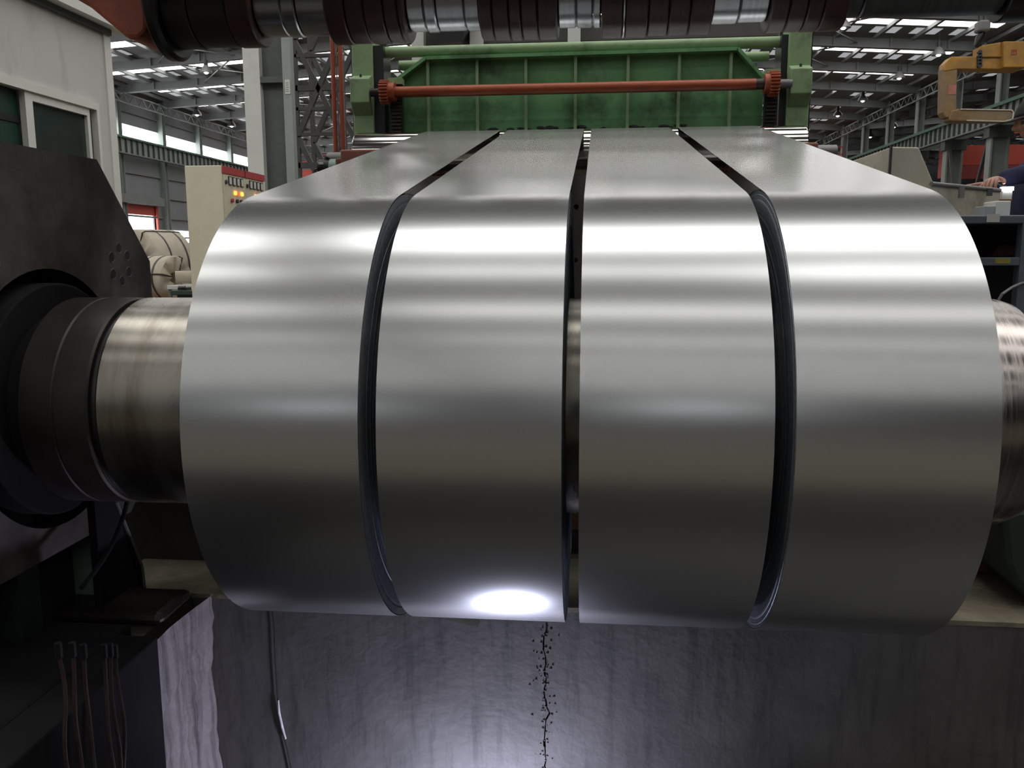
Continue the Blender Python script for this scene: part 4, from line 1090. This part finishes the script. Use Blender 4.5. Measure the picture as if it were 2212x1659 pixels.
sh_n = Vector((HX+.02, HYY-.19, HZ-.275)); sh_f = Vector((HX+.05, HYY+.19, HZ-.275))
el_n = Vector((hand.x+.23, 5.02, hand.z+.055)); wr_n = Vector((hand.x+.050, 4.99, hand.z+.025))
pel = Vector((HX+.06, HYY, HZ-.80)); chest = Vector((HX+.035, HYY, HZ-.42)); belly = Vector((HX+.03, HYY, HZ-.62))
legz = pel.z
nodes = [(pel, (.16, .13)), (belly, (.165, .13)), (chest, (.18, .135)), (Vector((HX+.045, HYY, HZ-.28)), (.13, .10)), (Vector((HX+.055, HYY, HZ-.215)), (.07, .065)),
         (sh_n, .085), (el_n, .058), (wr_n, .043), (sh_f, .085), (Vector((HX+.0, HYY+.26, HZ-.52)), .056), (Vector((HX-.16, HYY+.12, hand.z+.02)), .042)]
skin_mesh('jacket', nodes, [(0, 1), (1, 2), (2, 3), (3, 4), (3, 5), (5, 6), (6, 7), (3, 8), (8, 9), (9, 10)], m_navy, t)
lg_n = [(pel, (.15, .125)), (pel+Vector((0, -.10, -.08)), .10), (Vector((HX+.05, HYY-.11, legz*.52)), .068), (Vector((HX+.09, HYY-.11, .10)), .055),
        (pel+Vector((0, .10, -.08)), .10), (Vector((HX+.07, HYY+.12, legz*.52)), .068), (Vector((HX+.12, HYY+.12, .10)), .055)]
skin_mesh('trousers', lg_n, [(0, 1), (1, 2), (2, 3), (0, 4), (4, 5), (5, 6)], m_trous, t)
for dy, dx in ((-.11, .09), (.12, .12)):
    MB().prism([(HX+dx-.20, .0), (HX+dx+.08, .0), (HX+dx+.08, .08), (HX+dx-.02, .11), (HX+dx-.16, .06), (HX+dx-.20, .03)], 'Y', HYY+dy-.045, HYY+dy+.045).build('shoe', m_black, t, bevel=.015)
# head and neck: one sculpted surface
mb = MB(); nn, mm_ = 40, 30
def head_pt(th, ph):
    # th about the vertical (0 = face direction), ph from the crown down
    cx, sy, cz = math.sin(ph)*math.cos(th), math.sin(ph)*math.sin(th), math.cos(ph)
    x, y_, z = cx*.098, sy*.076, cz*.118
    f = max(0, cx)
    def gauss(a, z0, sz_, sy_): return a*math.exp(-((z-z0)/sz_)**2-((y_)/sy_)**2)*(1 if cx > 0 else 0)
    dx = gauss(.030, -.022, .016, .011)+gauss(.020, -.004, .022, .009)     # nose
    dx += gauss(.008, .022, .012, .04)                                      # brow
    dx += gauss(.012, -.066, .012, .022)+gauss(.014, -.100, .018, .026)     # lips, chin
    dx -= .008*math.exp(-((z-.004)/.012)**2-((abs(y_)-.03)/.014)**2)*(1 if cx > 0 else 0)
    if z < -.02:
        k = (-.02-z)/.098; y_ *= 1-.34*k; x *= 1-.02*k
        if cx < 0: x *= 1-.30*k
    return Vector((x+dx, y_, z))
tilt = Matrix.Rotation(math.radians(14), 3, 'Y')
def place(v):                                          # face turned to -X, head bowed a little
    v = tilt @ v; return Vector((HX-v.x, HYY-v.y, HZ+v.z))
for j in range(mm_+1):
    for k in range(nn): mb.v.append(place(head_pt(2*PI*k/nn, PI*j/mm_)))
for j in range(mm_):
    for k in range(nn): mb.f.append((j*nn+k, j*nn+(k+1) % nn, (j+1)*nn+(k+1) % nn, (j+1)*nn+k))
body = mb
body.tube([Vector((HX+.03, HYY, HZ-.05)), Vector((HX+.055, HYY, HZ-.13)), Vector((HX+.09, HYY, HZ-.21))], [.05, .052, .058], 20)
bo = body.build('head', m_skin, t, smooth=True, angle=80)
for s in (-1, 1):
    e_ = place(Vector((.082, s*.030, .004))); MB().sphere(e_, .0105, 12, 8).build('eye', m_dark, bo, smooth=True)
    MB().sphere(place(Vector((-.008, s*.076, -.008))), .018, 12, 8, (.9, .35, 1.7)).build('ear', m_skin, bo, smooth=True)
    b0, b1 = place(Vector((.094, s*.016, .024))), place(Vector((.08, s*.048, .024))); MB().tube([b0, b1], .0045, 6).build('eyebrow', m_hair, bo)
MB().tube([place(Vector((.106, .016, -.064))), place(Vector((.109, 0, -.064))), place(Vector((.106, -.016, -.064)))], .003, 6).build('mouth', mat('lips', (.3, .11, .09), var=.05), bo)
hb = MB()                                              # hair at the back and sides
for j in range(9):
    ph = PI*(.30+.30*j/8)
    for k in range(25):
        th = PI*(.42+1.16*k/24); v = head_pt(th, ph); hb.v.append(place(v*1.05))
for j in range(8):
    for k in range(24): hb.f.append((j*25+k, j*25+k+1, (j+1)*25+k+1, (j+1)*25+k))
o = hb.build('hair', m_hair, t, smooth=True); o.modifiers.new('t', 'SOLIDIFY').thickness = .006
cb = MB()                                              # cap: crown and peak
for j in range(11):
    ph = PI*(.40*j/10)
    for k in range(40): cb.v.append(place(head_pt(2*PI*k/40, ph)*1.0+Vector((0, 0, .0))+head_pt(2*PI*k/40, ph).normalized()*.014))
for j in range(10):
    for k in range(40): cb.f.append((j*40+k, j*40+(k+1) % 40, (j+1)*40+(k+1) % 40, (j+1)*40+k))
co = cb.build('cap', m_cap, t, smooth=True, angle=80); co.modifiers.new('t', 'SOLIDIFY').thickness = .005
pk = MB(); rows = 5
for j in range(rows):
    for k in range(13):
        th = -1.05+2.1*k/12; rr = .098+.052*j/(rows-1)*math.cos(th)
        pk.v.append(place(Vector((rr*math.cos(th)+.01, .082*math.sin(th)*(1+.06*j/(rows-1)), .040-.012*j/(rows-1)))))
for j in range(rows-1):
    for k in range(12): pk.f.append((j*13+k, j*13+k+1, (j+1)*13+k+1, (j+1)*13+k))
o = pk.build('peak', m_cap, co, smooth=True); o.modifiers.new('t', 'SOLIDIFY').thickness = .004
# reaching hand: palm and five bent fingers, and the far hand
def hand_mesh(w_, p_, dirv, name):
    d = Vector(dirv).normalized(); side = d.cross(Vector((0, 0, 1))).normalized(); up = side.cross(d)
    nd = [(w_, (.026, .022)), (p_, (.030, .017)), (p_+d*.03, (.031, .014))]; ed = [(0, 1), (1, 2)]
    for i, (o_, L_) in enumerate(((-.026, .052), (-.009, .064), (.009, .060), (.026, .046))):
        b0 = p_+d*.045+side*o_; i0 = len(nd)
        nd += [(b0, .0105), (b0+d*L_*.5+up*.002, .0095), (b0+d*L_*.85-up*.016, .0088), (b0+d*L_*1.0-up*.034, .0075)]
        ed += [(2, i0), (i0, i0+1), (i0+1, i0+2), (i0+2, i0+3)]
    i0 = len(nd); tb = p_-side*.032-d*.005
    nd += [(tb, .013), (tb-side*.022+d*.022-up*.008, .0105), (tb-side*.024+d*.048-up*.018, .009)]
    ed += [(1, i0), (i0, i0+1), (i0+1, i0+2)]
    return skin_mesh(name, nd, ed, m_skin, t)
hand_mesh(wr_n+Vector((.01, .01, 0)), wr_n+Vector((-.03, -.035, -.004)), (-.55, -.78, -.22), 'hand')
wf_ = Vector((HX-.17, HYY+.12, hand.z+.02)); hand_mesh(wf_, wf_+Vector((-.05, 0, 0)), (-1, -.1, -.1), 'hand')
